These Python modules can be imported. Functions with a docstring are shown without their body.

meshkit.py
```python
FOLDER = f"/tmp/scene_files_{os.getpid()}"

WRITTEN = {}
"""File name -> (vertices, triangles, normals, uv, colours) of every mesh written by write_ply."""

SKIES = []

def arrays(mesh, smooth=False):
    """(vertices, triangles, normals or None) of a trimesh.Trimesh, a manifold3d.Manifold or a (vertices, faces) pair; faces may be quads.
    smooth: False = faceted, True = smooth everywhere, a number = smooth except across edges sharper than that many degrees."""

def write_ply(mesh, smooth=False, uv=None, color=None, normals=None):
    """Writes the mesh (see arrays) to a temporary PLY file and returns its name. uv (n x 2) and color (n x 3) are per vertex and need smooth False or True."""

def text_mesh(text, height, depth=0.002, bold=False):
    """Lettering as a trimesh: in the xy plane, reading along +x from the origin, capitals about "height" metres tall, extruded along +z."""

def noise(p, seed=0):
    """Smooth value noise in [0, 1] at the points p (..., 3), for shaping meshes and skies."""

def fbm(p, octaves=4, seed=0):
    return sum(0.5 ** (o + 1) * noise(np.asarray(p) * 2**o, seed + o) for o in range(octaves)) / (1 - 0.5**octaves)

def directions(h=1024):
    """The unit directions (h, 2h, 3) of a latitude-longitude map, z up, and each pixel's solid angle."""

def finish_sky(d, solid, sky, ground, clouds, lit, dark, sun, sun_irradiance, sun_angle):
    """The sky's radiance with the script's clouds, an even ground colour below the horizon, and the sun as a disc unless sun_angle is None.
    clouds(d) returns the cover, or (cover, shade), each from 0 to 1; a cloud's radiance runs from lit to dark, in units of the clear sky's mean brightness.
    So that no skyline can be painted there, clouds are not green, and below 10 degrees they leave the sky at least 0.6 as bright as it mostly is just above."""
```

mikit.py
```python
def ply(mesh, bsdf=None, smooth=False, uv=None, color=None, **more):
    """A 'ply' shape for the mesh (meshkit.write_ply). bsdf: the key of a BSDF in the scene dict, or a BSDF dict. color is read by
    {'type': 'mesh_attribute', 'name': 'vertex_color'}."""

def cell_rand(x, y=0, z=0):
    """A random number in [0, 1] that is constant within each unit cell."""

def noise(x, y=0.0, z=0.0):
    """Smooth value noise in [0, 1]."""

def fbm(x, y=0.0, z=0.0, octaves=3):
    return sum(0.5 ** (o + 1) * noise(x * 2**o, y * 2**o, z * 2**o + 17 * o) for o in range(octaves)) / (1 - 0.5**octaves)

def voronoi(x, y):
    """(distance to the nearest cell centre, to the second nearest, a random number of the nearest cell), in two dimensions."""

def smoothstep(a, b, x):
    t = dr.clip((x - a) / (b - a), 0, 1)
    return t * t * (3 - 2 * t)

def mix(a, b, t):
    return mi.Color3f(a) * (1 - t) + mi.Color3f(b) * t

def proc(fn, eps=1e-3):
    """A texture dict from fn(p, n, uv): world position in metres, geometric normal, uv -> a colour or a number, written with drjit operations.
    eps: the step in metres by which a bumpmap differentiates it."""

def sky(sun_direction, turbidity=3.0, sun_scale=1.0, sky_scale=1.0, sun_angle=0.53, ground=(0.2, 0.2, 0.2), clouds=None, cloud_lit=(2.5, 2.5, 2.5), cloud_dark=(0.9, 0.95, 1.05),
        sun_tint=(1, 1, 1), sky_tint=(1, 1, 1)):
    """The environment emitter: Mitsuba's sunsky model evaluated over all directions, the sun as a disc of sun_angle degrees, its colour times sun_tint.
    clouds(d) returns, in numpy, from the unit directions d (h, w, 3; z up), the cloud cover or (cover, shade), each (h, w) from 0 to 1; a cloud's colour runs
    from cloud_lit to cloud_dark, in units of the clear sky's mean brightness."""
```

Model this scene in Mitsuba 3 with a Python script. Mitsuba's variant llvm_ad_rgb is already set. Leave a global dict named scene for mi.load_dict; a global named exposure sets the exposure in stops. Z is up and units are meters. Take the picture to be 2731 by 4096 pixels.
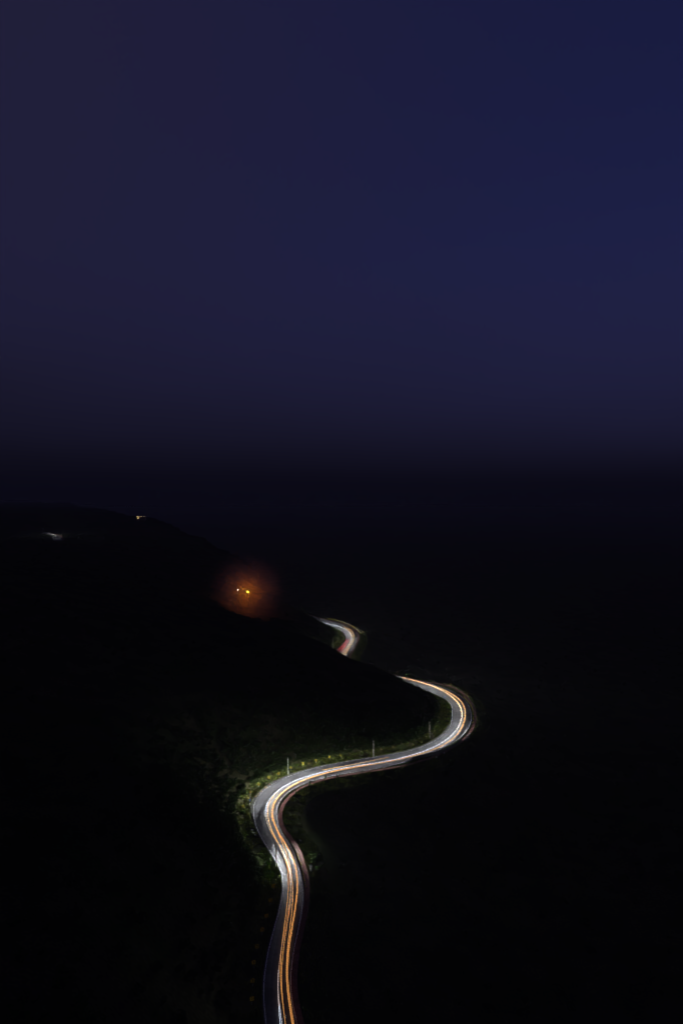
import math, numpy as np, trimesh, drjit as dr, mitsuba as mi, mikit, meshkit
from scipy.spatial import cKDTree
from scipy.interpolate import CubicSpline
T = mi.ScalarTransform4f
RNG = np.random.default_rng(11)
scene, labels = {}, {}

# ---------------------------------------------------------------- camera, sky, exposure
CAM_Z, PITCH = 134.0, math.radians(1.0)
scene['haze_air'] = {'type': 'homogeneous', 'albedo': 0.38, 'sigma_t': 0.0003}
scene['camera'] = {'type': 'perspective', 'fov': 53.13, 'fov_axis': 'x', 'near_clip': 1.0, 'far_clip': 80000.0,
                   'to_world': T().look_at(origin=[0, 0, CAM_Z], target=[0, math.cos(PITCH), CAM_Z - math.sin(PITCH)], up=[0, 0, 1]),
                   'medium': {'type': 'ref', 'id': 'haze_air'}}
exposure = 0.0


def night_clouds(d):
    """An even night overcast, thicker and greyer towards the west (left of the view), and darker low over the hills."""
    az = np.arctan2(d[..., 0], d[..., 1])
    el = np.degrees(np.arcsin(np.clip(d[..., 2], -1, 1)))
    soft = meshkit.fbm(d * [1.6, 1.6, 3.0] + 5.3, 3, 4) - 0.5
    streak = meshkit.fbm(d * [3.0, 3.0, 14.0] + 1.7, 4, 9) - 0.5
    east = np.exp(-((az - 0.66) / 0.92) ** 2)          # the last of the twilight, to the right of the view
    low = np.clip((20 - el) / 20, 0, 1)
    cover = 1.0 - 0.92 * east * (1 - 0.8 * low) + 0.22 * soft + 0.2 * streak * low
    shade = 1.15 * low ** 1.5 + 0.22 * soft + 0.1 * streak * low
    return np.clip(cover, 0, 1), np.clip(shade, 0, 1)


scene['night_sky'] = {**mikit.sky([-0.45, -0.35, 0.8], turbidity=3, sun_scale=0.0, sky_scale=0.205, clouds=night_clouds,
                                  cloud_lit=(0.52, 0.45, 1.22), cloud_dark=(0.25, 0.225, 0.43), sky_tint=(1.48, 1.04, 2.55)),
                      'sampling_weight': 12.0}
# ---------------------------------------------------------------- the road as surveyed: centre line every 4 m, half widths, footpath
CX = [-1.2,-2.5,-3.7,-4.9,-6,-7.1,-8.2,-9.2,-10.1,-11,-11.9,-12.7,-13.5,-14.2,-14.9,-15.5,-16.1,-16.6,-17.1,-17.5,-17.8,-17.9,-17.9,-17.8,-17.6,-17.3,-17.1,-16.8,-16.7,-16.6,-16.7,-16.9,-17.4,-18,-18.8,-19.8,-21,-22.3,-23.8,-25.3,-26.8,-28.2,-29.4,-30.5,-31.4,-32.1,-32.6,-32.9,-32.8,-32.2,-31.4,-30.1,-28.4,-26.4,-24.1,-21.4,-18.6,-15.5,-12.3,-8.9,-5.5,-1.9,1.7,5.4,9.1,12.8,16.5,20.1,23.7,27.3,30.7,34.1,37.4,40.6,43.7,46.6,49.5,52.2,54.7,57.1,59.4,61.5,63.5,65.3,66.9,68.3,69.7,70.8,71.9,72.8,73.7,74.4,75.1,75.7,76.2,76.7,76.9,77,76.9,76.5,75.9,75.1,74,72.6,71,69.2,67.2,64.9,62.6,60.1,57.5,54.9,52.3,49.6,46.9,44.2,41.5,38.8,36.1,33.5,30.9,28.3,25.8,23.3,20.9,18.5,16.2,14.1,12,10,8.1,6.4,4.9,3.5,2.3,1.4,0.7,0.3,0.1,0.2,0.5,0.9,1.5,2.1,2.8,3.6,4.3,5,5.7,6.3,7,7.6,8.1,8.7,9.1,9.6,9.9,10.1,10.3,10.3,10.1,9.8,9.4,8.8,8.1,7.2,6.2,5,3.8,2.4,1,-0.5,-2.1,-3.8,-5.6,-7.4,-9.3,-11.2,-13.3,-15.4,-17.5,-19.6,-21.7,-23.8,-25.8,-27.9,-29.9,-32,-34,-36,-38,-40,-42,-44,-45.9,-47.9,-49.8,-51.8,-53.7,-55.6,-57.5,-59.4,-61.3,-63.2,-65,-66.9,-68.8,-70.6,-72.5,-74.3,-76.1,-78,-79.8,-81.6,-83.4,-85.2,-86.9,-88.7,-90.5,-92.2]
CY = [111.2,115,118.8,122.7,126.5,130.3,134.2,138.1,141.9,145.8,149.8,153.7,157.6,161.5,165.5,169.4,173.4,177.3,181.3,185.3,189.3,193.3,197.3,201.3,205.3,209.3,213.2,217.2,221.2,225.2,229.2,233.2,237.2,241.2,245.1,248.9,252.8,256.5,260.3,264,267.7,271.4,275.2,279.1,283,286.9,290.9,294.9,298.9,302.8,306.7,310.5,314.2,317.6,320.8,323.9,326.6,329.2,331.6,333.8,335.8,337.6,339.3,340.9,342.5,344,345.5,347.1,348.9,350.7,352.7,354.9,357.1,359.5,362.1,364.8,367.6,370.6,373.6,376.8,380.1,383.5,387,390.6,394.2,397.9,401.7,405.6,409.4,413.3,417.2,421.1,425.1,429,433,437,441,445,449,452.9,456.9,460.8,464.6,468.4,472.1,475.6,479.1,482.4,485.6,488.8,491.8,494.9,497.9,500.8,503.8,506.7,509.7,512.6,515.6,518.6,521.7,524.7,527.8,531,534.1,537.4,540.7,544,547.4,550.9,554.4,558.1,561.8,565.5,569.3,573.2,577.2,581.1,585.1,589.1,593.1,597.1,601.1,605,609,612.9,616.8,620.8,624.7,628.6,632.6,636.5,640.5,644.5,648.4,652.4,656.4,660.4,664.4,668.4,672.4,676.4,680.4,684.3,688.2,692.1,696,699.9,703.6,707.4,711.1,714.8,718.5,722.1,725.7,729.3,732.8,736.3,739.7,743.1,746.5,749.9,753.4,756.8,760.2,763.6,767.1,770.5,774,777.4,780.9,784.4,787.8,791.3,794.8,798.3,801.8,805.3,808.8,812.3,815.8,819.3,822.9,826.4,829.9,833.5,837,840.5,844.1,847.6,851.2,854.8,858.3,861.9,865.5,869.1,872.6,876.2,879.8,883.4]
LEFT = [-3.17,-3.17,-3.17,-3.17,-3.17,-3.17,-3.17,-3.17,-3.17,-3.17,-3.17,-3.17,-3.17,-3.17,-3.17,-3.19,-3.32,-3.57,-3.75,-3.81,-3.82,-3.82,-3.82,-3.82,-3.81,-3.8,-3.76,-3.7,-3.61,-3.48,-3.34,-3.19,-3.07,-3.03,-3.1,-3.29,-3.57,-3.87,-4.1,-4.23,-4.29,-4.37,-4.48,-4.64,-4.79,-4.93,-5.08,-5.26,-5.45,-5.64,-5.77,-5.84,-5.86,-5.88,-5.91,-5.98,-6.08,-6.22,-6.39,-6.58,-6.76,-6.92,-7.04,-7.11,-7.12,-7.06,-6.93,-6.72,-6.44,-6.09,-5.72,-5.35,-5.03,-4.77,-4.59,-4.48,-4.43,-4.43,-4.46,-4.52,-4.6,-4.69,-4.79,-4.91,-5.04,-5.18,-5.32,-5.45,-5.57,-5.67,-5.73,-5.76,-5.74,-5.66,-5.56,-5.47,-5.42,-5.43,-5.53,-5.72,-5.98,-6.28,-6.6,-6.9,-7.17,-7.39,-7.56,-7.67,-7.74,-7.76,-7.72,-7.63,-7.49,-7.3,-7.08,-6.84,-6.58,-6.31,-6.04,-5.76,-5.48,-5.2,-4.93,-4.67,-4.42,-4.19,-3.99,-3.8,-3.65,-3.53,-3.44,-3.41,-3.43,-3.52,-3.67,-3.89,-4.2,-4.57,-4.99,-5.42,-5.8,-6.09,-6.25,-6.26,-6.18,-6.03,-5.88,-5.73,-5.59,-5.45,-5.34,-5.25,-5.19,-5.16,-5.17,-5.21,-5.28,-5.38,-5.48,-5.6,-5.72,-5.83,-5.94,-6.04,-6.13,-6.21,-6.3,-6.39,-6.48,-6.57,-6.68,-6.8,-6.94,-7.1,-7.27,-7.46,-7.66,-7.85,-8.04,-8.25,-7.14,-6.88,-6.62,-6.36,-6.1,-5.84,-5.58,-5.32,-5.06,-4.8,-4.8,-4.8,-4.8,-4.8,-4.8,-4.8,-4.8,-4.8,-4.8,-4.8,-4.8,-4.8,-4.8,-4.8,-4.8,-4.8,-4.8,-4.8,-4.8,-4.8,-4.8,-4.8,-4.8,-4.8,-4.8,-4.8,-4.8,-4.8,-4.8,-4.8]
RIGHT = [4.76,4.76,4.76,4.76,4.76,4.76,4.76,4.76,4.76,4.76,4.76,4.76,4.76,4.76,4.76,4.7,4.41,3.97,3.69,3.6,3.6,3.64,3.68,3.72,3.76,3.79,3.8,3.79,3.74,3.66,3.55,3.42,3.33,3.3,3.36,3.52,3.76,4.03,4.23,4.25,4.13,4.11,4.25,4.45,4.58,4.63,4.69,4.81,4.97,5.12,5.24,5.31,5.34,5.38,5.45,5.56,5.71,5.89,6.1,6.31,6.52,6.72,6.89,7.01,7.09,7.09,7.03,6.88,6.63,6.29,5.92,5.56,5.25,5.01,4.83,4.72,4.67,4.67,4.7,4.76,4.84,4.93,5.04,5.15,5.26,5.38,5.5,5.62,5.72,5.79,5.84,5.86,5.83,5.78,5.71,5.66,5.65,5.71,5.83,6.04,6.3,6.61,6.93,7.23,7.5,7.7,7.84,7.9,7.92,7.89,7.82,7.7,7.53,7.34,7.11,6.85,6.58,6.29,5.99,5.69,5.4,5.12,4.84,4.58,4.32,4.08,3.85,3.65,3.48,3.34,3.24,3.18,3.18,3.23,3.36,3.57,3.86,4.24,4.7,5.19,5.62,5.95,6.13,6.19,6.15,6.05,5.92,5.77,5.63,5.49,5.38,5.29,5.24,5.22,5.25,5.31,5.4,5.52,5.65,5.78,5.92,6.04,6.14,6.23,6.31,6.38,6.46,6.53,6.61,6.7,6.8,6.92,7.04,7.19,7.36,7.56,7.77,7.98,8.14,8.18,7.14,6.88,6.62,6.36,6.1,5.84,5.58,5.32,5.06,4.8,4.8,4.8,4.8,4.8,4.8,4.8,4.8,4.8,4.8,4.8,4.8,4.8,4.8,4.8,4.8,4.8,4.8,4.8,4.8,4.8,4.8,4.8,4.8,4.8,4.8,4.8,4.8,4.8,4.8,4.8]
PATH = [5.64,5.64,5.64,5.64,5.64,5.64,5.64,5.64,5.64,5.64,5.64,5.64,5.64,5.64,5.64,5.57,5.29,4.88,4.63,4.54,4.54,4.57,4.61,4.66,4.71,4.77,4.84,4.9,4.97,5.03,5.08,5.11,5.15,5.23,5.39,5.64,5.95,6.24,6.41,6.39,6.16,5.91,5.74,5.65,5.74,6.08,6.55,7.02,7.41,7.69,7.85,7.9,7.86,7.79,7.74,7.73,7.79,7.9,8.08,8.28,8.5,8.72,8.92,9.09,9.23,9.36,9.47,9.57,9.64,9.66,9.63,9.54,9.4,9.23,9.04,8.84,8.63,8.43,8.24,8.06,7.9,7.77,7.69,7.65,7.66,7.71,7.79,7.9,8.02,8.13,8.23,8.3,8.35,8.35,8.34,8.34,8.36,8.45,8.65,8.96,9.41,10.01,10.76,11.66,12.65,13.55,14.05,13.88,12.98,11.62,10.25,9.13,8.32,7.78,7.43,7.23,7.1,6.99,6.88,6.75,6.6,6.46,6.3,6.15,6,5.86,5.74,5.64,5.58,5.55,5.56,5.61,5.72,5.88,6.09,6.36,6.67,7.01,7.35,7.64,7.85,7.96,7.98,7.92,7.81,7.68,7.55,7.43,7.32,7.21,7.12,7.02,6.93,6.83,6.73,6.64,6.57,6.52,6.51,6.54,6.64,6.8,7.03,7.32,7.66,8.04,8.45,8.88,9.31,9.72,10.12,10.48,10.78,11.02,11.19,11.27,11.27,11.17,10.98,10.66,9.34,9.08,8.82,8.56,8.3,8.04,7.78,7.52,7.26,7,7,7,7,7,7,7,7,7,7,7,7,7,7,7,7,7,7,7,7,7,7,7,7,7,7,7,7,7,7,7]
# traffic lines: (first metre, last metre, offset from the centre line every 8 m)
LINES = {
    'or1': (61.8, 161.7, 7, [1.71,1.45,1.05,0.66,0.22,-0.3,-0.83,-1.24,-1.4,-1.25,-0.81,-0.25,0.16,0.25,0.19]),
    'or2': (61.7, 204.3, 7, [1.66,1.45,1.19,0.98,0.73,0.38,-0.01,-0.36,-0.55,-0.56,-0.41,-0.14,0.22,0.59,0.82,0.9,0.96,1,1.01,0.99]),
    'or3': (61.5, 181.7, 7, [3.38,3.09,2.67,2.32,1.96,1.5,1,0.55,0.22,0.11,0.31,0.85,1.63,2.37,2.73,2.58,2.28]),
    'or4': (61.5, 463.1, 7, [3.63,3.29,2.82,2.46,2.17,1.87,1.59,1.43,1.47,1.71,2.07,2.41,2.62,2.71,2.68,2.68,2.89,3.22,3.44,3.43,3.25,3.06,2.93,2.81,2.67,2.52,2.42,2.44,2.57,2.75,2.91,2.99,2.9,2.63,2.29,2.02,1.9,1.94,2.1,2.24,2.3,2.3,2.32,2.43,2.64,2.93,3.35,3.91,4.48,4.81,4.65,4.22]),
    'wh1': (61.9, 461.8, 7, [0.32,0.2,0.09,0.07,0.01,-0.17,-0.4,-0.58,-0.62,-0.49,-0.24,0.01,0.16,0.18,0.03,-0.12,-0.06,0.22,0.5,0.66,0.73,0.83,0.99,1.18,1.33,1.44,1.52,1.58,1.64,1.62,1.47,1.17,0.76,0.35,0.05,-0.08,-0.02,0.12,0.22,0.18,-0.03,-0.31,-0.5,-0.45,-0.08,0.6,1.54,2.53,3.29,3.57,3.3,2.86]),
    'wh2': (61.9, 211.7, 7, [0.91,0.59,0.2,0.03,-0,-0.01,-0.02,-0.02,0.01,0.03,0.03,0.06,0.2,0.38,0.44,0.39,0.35,0.39,0.47,0.55,0.58]),
    'lane': (236.1, 274.4, 29, [-1.68,-1.1,-0.8,-1.29,-2,-2.28,-2.24]),
    'fw': (555.9, 721.4, 69, [-0.91,-0.41,0.21,0.44,0.48,0.47,0.4,0.25,0.03,-0.25,-0.5,-0.64,-0.61,-0.45,-0.27,-0.18,-0.32,-0.79,-1.71,-3.13,-5.03,-7.37,-8.11]),
    'fa': (553.7, 687.7, 69, [1.33,1.75,1.9,1.7,1.36,1.01,0.68,0.35,0.02,-0.25,-0.39,-0.3,0.08,0.72,1.54,2.43,3.3,3.95]),
    'fb': (550.4, 678.8, 68, [2.53,2.79,3.36,3.49,3.3,3.01,2.73,2.49,2.26,2.04,1.87,1.82,1.99,2.43,3.09,3.89,4.71,5.31]),
    'fr1': (570.5, 620.8, 71, [-4.96,-4.65,-4.32,-4.14,-4.1,-4.25,-4.6,-4.89]),
    'fr2': (570.3, 621.0, 71, [-2.17,-1.95,-1.85,-1.9,-2.02,-2.14,-2.21,-2.19]),
}
# ---------------------------------------------------------------- where things are
S_KNOTS = np.arange(len(CX)) * 4.0
SX, SY = CubicSpline(S_KNOTS, CX), CubicSpline(S_KNOTS, CY)
S_MAX = S_KNOTS[-1]


def left(s): return np.interp(s, S_KNOTS, LEFT)      # white edge lines
def right(s): return np.interp(s, S_KNOTS, RIGHT)
def path_mid(s): return np.interp(s, S_KNOTS, PATH)


def at(s, o):
    """The point o metres to the right of the centre line at s metres along it."""
    s, o = np.broadcast_arrays(np.asarray(s, float), np.asarray(o, float))
    tx, ty = SX(s, 1), SY(s, 1)
    n = np.hypot(tx, ty)
    return np.stack([SX(s) + ty / n * o, SY(s) - tx / n * o], -1)


def tangent(s):
    t = np.array([float(SX(s, 1)), float(SY(s, 1))])
    return t / np.linalg.norm(t)


S_FINE = np.arange(0, S_MAX, 1.0)
C_FINE = at(S_FINE, 0.0)
ROAD_TREE = cKDTree(C_FINE)
T_FINE = np.stack([SX(S_FINE, 1), SY(S_FINE, 1)], -1)
T_FINE /= np.linalg.norm(T_FINE, axis=1, keepdims=True)
BENCH = np.array([-405.0, 960.0])                     # the far stretch of road lies on a shelf of the hillside
BENCH_Z = 85.0
KNOLL_X = [-900, -400, -200, -110, -67, -40, -10, 6, 24, 34, 48, 52, 70]
KNOLL_Z = [130, 105, 74, 48, 39, 33.5, 24.0, 15.8, 12.8, 10.8, 6.0, 3.6, 3]


def sstep(a, b, x):
    t = np.clip((np.asarray(x, float) - a) / (b - a), 0, 1)
    return t * t * (3 - 2 * t)


def terrain(x, y):
    x, y = np.broadcast_arrays(np.asarray(x, float), np.asarray(y, float))
    q = np.stack([x, y], -1).reshape(-1, 2)
    d, i = ROAD_TREE.query(q)
    rel = q - C_FINE[i]
    side = rel[:, 0] * T_FINE[i][:, 1] - rel[:, 1] * T_FINE[i][:, 0]
    d, side, s = d.reshape(x.shape), side.reshape(x.shape), S_FINE[i].reshape(x.shape)
    el, er = d + left(s), d - np.maximum(path_mid(s) + 1.1, right(s) + 1.5)
    bump = meshkit.fbm(np.stack([x / 26, y / 26, x * 0 + 3.1], -1), 4, 2) - 0.5
    big = meshkit.fbm(np.stack([x / 140, y / 140, x * 0 + 7.7], -1), 3, 5) - 0.5
    saddle = sstep(-45, -75, x)
    far = sstep(0, 1, (y - 560 + 62 * saddle) / 80)
    cap = np.interp(x, KNOLL_X, KNOLL_Z) * (1 - far) + far * (110 * (1 - np.exp(np.minimum(x, 0) / 270)) + 4)
    cut = np.exp(-((y - 494) / 26.0) ** 2)               # the road is cut into the foot of the spur here
    bank = 0.2 * np.clip(el - 3.0, 0, 5) + (1.0 + 0.4 * cut) * np.clip(el - 8.0 + 6.0 * cut, 0, None)
    zl = np.where(bank < cap, bank, cap) - 2.5 * np.exp(-((bank - cap) / 5.0) ** 2) * (bank > 5)
    zl = zl + (bump * 5 + big * 7 * np.clip(el / 90, 0, 1)) * np.clip((el - 6) / 25, 0, 1) * np.where(np.abs(y - 490) < 35, 0.35, 1)
    zr = -0.14 * np.clip(er - 0.4, 0, 5) - 0.36 * np.clip(er - 5, 0, 65) + (bump * 4 + big * 6) * np.clip((er - 4) / 30, 0, 1)
    z = np.where(side < 0, zl, zr) - 0.06
    k = sstep(190, 85, np.hypot(x - BENCH[0], y - BENCH[1]))
    z = z * (1 - k) + BENCH_Z * k
    z = z - 17 * np.exp(-((x + 88) / 42) ** 2 - ((y - 668) / 48) ** 2)     # hollow added so the hillside lamp lights less of the ground
    ring = np.hypot(x, y - 600)
    z = z + sstep(1700, 3000, ring) * (60 * (meshkit.fbm(np.stack([x / 900, y / 900, x * 0], -1), 4, 21) - 0.35) - 20)
    return z


def ground(s, o):
    p = at(s, o)
    return np.r_[p, terrain(p[0], p[1])]


# ---------------------------------------------------------------- helpers
def numbered(name):
    if name not in USED:
        USED[name] = 0
        return name
    USED[name] += 1
    return f'{name}_{USED[name]:03d}'


USED = {}


def thing(name, label, category, group=None):
    key = numbered(name)
    labels[key] = {'label': label, 'category': category}
    if group:
        labels[key]['group'] = group
    return key


def put(key, mesh, bsdf, smooth=False, uv=None, **more):
    scene[key] = mikit.ply(mesh, bsdf, smooth=smooth, uv=uv, **more)
    return key


def part(parent, name, mesh, bsdf, smooth=False, label=None, **more):
    key = put(numbered(parent + '__' + name), mesh, bsdf, smooth, **more)
    if label:
        labels[key] = {'label': label}
    return key


def setting(name, mesh, bsdf, kind='structure', smooth=False, label=None, uv=None):
    key = put(numbered(name), mesh, bsdf, smooth, uv)
    labels[key] = {'label': label or name.replace('_', ' '), 'kind': kind}
    return key


def move(mesh, p=(0, 0, 0), rz=0.0, tilt=0.0, tilt_dir=0.0):
    m = mesh.copy()
    M = trimesh.transformations
    if tilt:
        m.apply_transform(M.rotation_matrix(tilt, [math.cos(tilt_dir), math.sin(tilt_dir), 0]))
    m.apply_transform(M.rotation_matrix(rz, [0, 0, 1]))
    m.apply_translation(p)
    return m


def box(sx, sy, sz, c=(0, 0, 0)):
    m = trimesh.creation.box(extents=[sx, sy, sz])
    m.apply_translation(c)
    return m


def rod(a, b, r0, r1=None, n=8):
    """A tapered rod from a to b with closed ends."""
    a, b = np.asarray(a, float), np.asarray(b, float)
    r1 = r0 if r1 is None else r1
    z = (b - a) / np.linalg.norm(b - a)
    x = np.cross(z, [0.31, 0.95, 0.1]); x /= np.linalg.norm(x)
    y = np.cross(z, x)
    t = np.linspace(0, 2 * np.pi, n, endpoint=False)[:, None]
    ring = np.cos(t) * x + np.sin(t) * y
    v = np.vstack([a + ring * r0, b + ring * r1, [a], [b]])
    k = np.arange(n); j = (k + 1) % n
    f = np.vstack([np.c_[k, j, n + j], np.c_[k, n + j, n + k], np.c_[j, k, k * 0 + 2 * n], np.c_[n + k, n + j, k * 0 + 2 * n + 1]])
    return trimesh.Trimesh(v, f, process=False)


def tube(p, r, n=6):
    p = np.asarray(p, float)
    t = np.gradient(p, axis=0); t /= np.linalg.norm(t, axis=1, keepdims=True)
    a = np.cross(t, [0, 0, 1.0]); a /= np.linalg.norm(a, axis=1, keepdims=True)
    b = np.cross(a, t)
    ang = np.linspace(0, 2 * np.pi, n, endpoint=False)
    v = (p[:, None] + r * (np.cos(ang)[None, :, None] * a[:, None] + np.sin(ang)[None, :, None] * b[:, None])).reshape(-1, 3)
    f = []
    for i in range(len(p) - 1):
        for k in range(n):
            q = (k + 1) % n
            f += [[i * n + k, i * n + q, (i + 1) * n + q], [i * n + k, (i + 1) * n + q, (i + 1) * n + k]]
    m = trimesh.Trimesh(v, f, process=False)
    if m.volume < 0:
        m.invert()
    return m


def strip(lo, hi, z, s0, s1, step=2.0, across=1, skirt=0.0, rag=0.0):
    """A sheet along the road between the offsets lo(s) and hi(s), with sides that go down by skirt."""
    s = np.arange(s0, s1 + 0.01, step)
    a, b = lo(s), hi(s)
    if rag:
        a = a + (meshkit.noise(np.stack([s / 2.1, s * 0 + s0, s * 0], -1)) - 0.5) * 2 * rag
    o = np.linspace(0, 1, across + 1)[None, :] * (b - a)[:, None] + a[:, None]
    zz = np.full(o.shape, z)
    if skirt:
        o = np.c_[o[:, :1], o, o[:, -1:]]
        zz = np.c_[zz[:, :1] - skirt, zz, zz[:, -1:] - skirt]
    xy = at(np.broadcast_to(s[:, None], o.shape), o)
    n, m = o.shape
    idx = np.arange(n * m).reshape(n, m)
    f = np.stack([idx[:-1, :-1], idx[:-1, 1:], idx[1:, 1:], idx[1:, :-1]], -1).reshape(-1, 4)
    uv = np.stack([o, np.broadcast_to(s[:, None], o.shape)], -1).reshape(-1, 2)
    return (np.concatenate([xy, zz[..., None]], -1).reshape(-1, 3), f), uv


def leaf_cloud(n, radius, size, height=1.0, rng=RNG, lumps=5, droop=0.0):
    """n leaf sprays spread through lumpy balls: an uneven crown with gaps, its foot at z = 0."""
    c = rng.normal(0, 0.38, (lumps, 3)) * [radius, radius, radius * 0.5 * height] + [0, 0, radius * height * 0.85]
    w = rng.uniform(0.45, 0.8, lumps) * radius
    k = rng.integers(0, lumps, n)
    d = rng.normal(size=(n, 3)); d /= np.linalg.norm(d, axis=1, keepdims=True)
    p = c[k] + d * (w[k] * rng.uniform(0.45, 1.0, n) ** 0.5)[:, None] * [1, 1, height]
    p[:, 2] = np.maximum(p[:, 2], 0.04)
    u = rng.normal(size=(n, 3)); u /= np.linalg.norm(u, axis=1, keepdims=True)
    u[:, 2] -= droop
    q = np.cross(u, rng.normal(size=(n, 3))); q /= np.linalg.norm(q, axis=1, keepdims=True)
    sz = size * rng.uniform(0.6, 1.4, n)[:, None]
    v = np.stack([p - q * sz * 0.35, p + u * sz, p + q * sz * 0.35, p - u * sz * 0.6], 1).reshape(-1, 3)
    i = np.arange(n)[:, None] * 4
    return trimesh.Trimesh(v, np.vstack([i + [0, 1, 2], i + [0, 2, 3]]), process=False)


def rock(r, seed, flat=0.7):
    m = trimesh.creation.icosphere(subdivisions=3, radius=1.0)
    v = np.asarray(m.vertices)
    k = meshkit.fbm(v * 1.3 + seed * 7.1, 3, seed) - 0.5
    v = v * (1 + 0.7 * k)[:, None]
    v = np.sign(v) * np.abs(v) ** 0.85
    m.vertices = v * np.asarray(r) * [1, 1, flat]
    return m


# ---------------------------------------------------------------- materials
def matt(name, c, rough=None, two=True):
    b = {'type': 'diffuse', 'reflectance': c if isinstance(c, dict) else {'type': 'rgb', 'value': list(c)}}
    if rough is not None:
        b = {'type': 'principled', 'base_color': c if isinstance(c, dict) else {'type': 'rgb', 'value': list(c)}, 'roughness': rough, 'specular': 0.4}
    scene[name] = {'type': 'twosided', 'bsdf': b} if two else b


def asphalt(p, n, uv):
    fine = mikit.noise(p.x * 1.3, p.y * 1.3)
    patch = mikit.fbm(p.x * 0.16, p.y * 0.16, 0.0, 4)
    streak = mikit.fbm(uv.x * 2.3, uv.y * 0.045, 3.0, 3)
    wheel = mikit.fbm(uv.x * 0.9, uv.y * 0.02, 9.0, 2)
    k = 0.55 + 0.45 * patch + 0.42 * (streak - 0.5) + 0.35 * (wheel - 0.5) + 0.28 * (fine - 0.5)
    tar = mikit.smoothstep(0.60, 0.66, mikit.fbm(p.x * 0.09 + 7.0, p.y * 0.09, 5.0, 3)) * 0.30
    k = dr.maximum(k * (1 - tar), 0.15)
    return mi.Color3f(0.100, 0.098, 0.104) * k


def soil(p, n, uv):
    a = mikit.fbm(p.x * 0.11, p.y * 0.11, 2.0, 4)
    b = mikit.noise(p.x * 1.9, p.y * 1.9)
    return mikit.mix([0.018, 0.026, 0.008], [0.034, 0.033, 0.016], mikit.smoothstep(0.35, 0.68, a)) * (0.6 + 0.8 * b)


def gravel(p, n, uv):
    d, e, r = mikit.voronoi(p.x * 1.6, p.y * 1.6)
    a = mikit.fbm(p.x * 0.7, p.y * 0.7, 1.0, 3)
    return mikit.mix([0.055, 0.060, 0.042], [0.14, 0.135, 0.115], r * 0.55 + a * 0.45)


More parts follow.
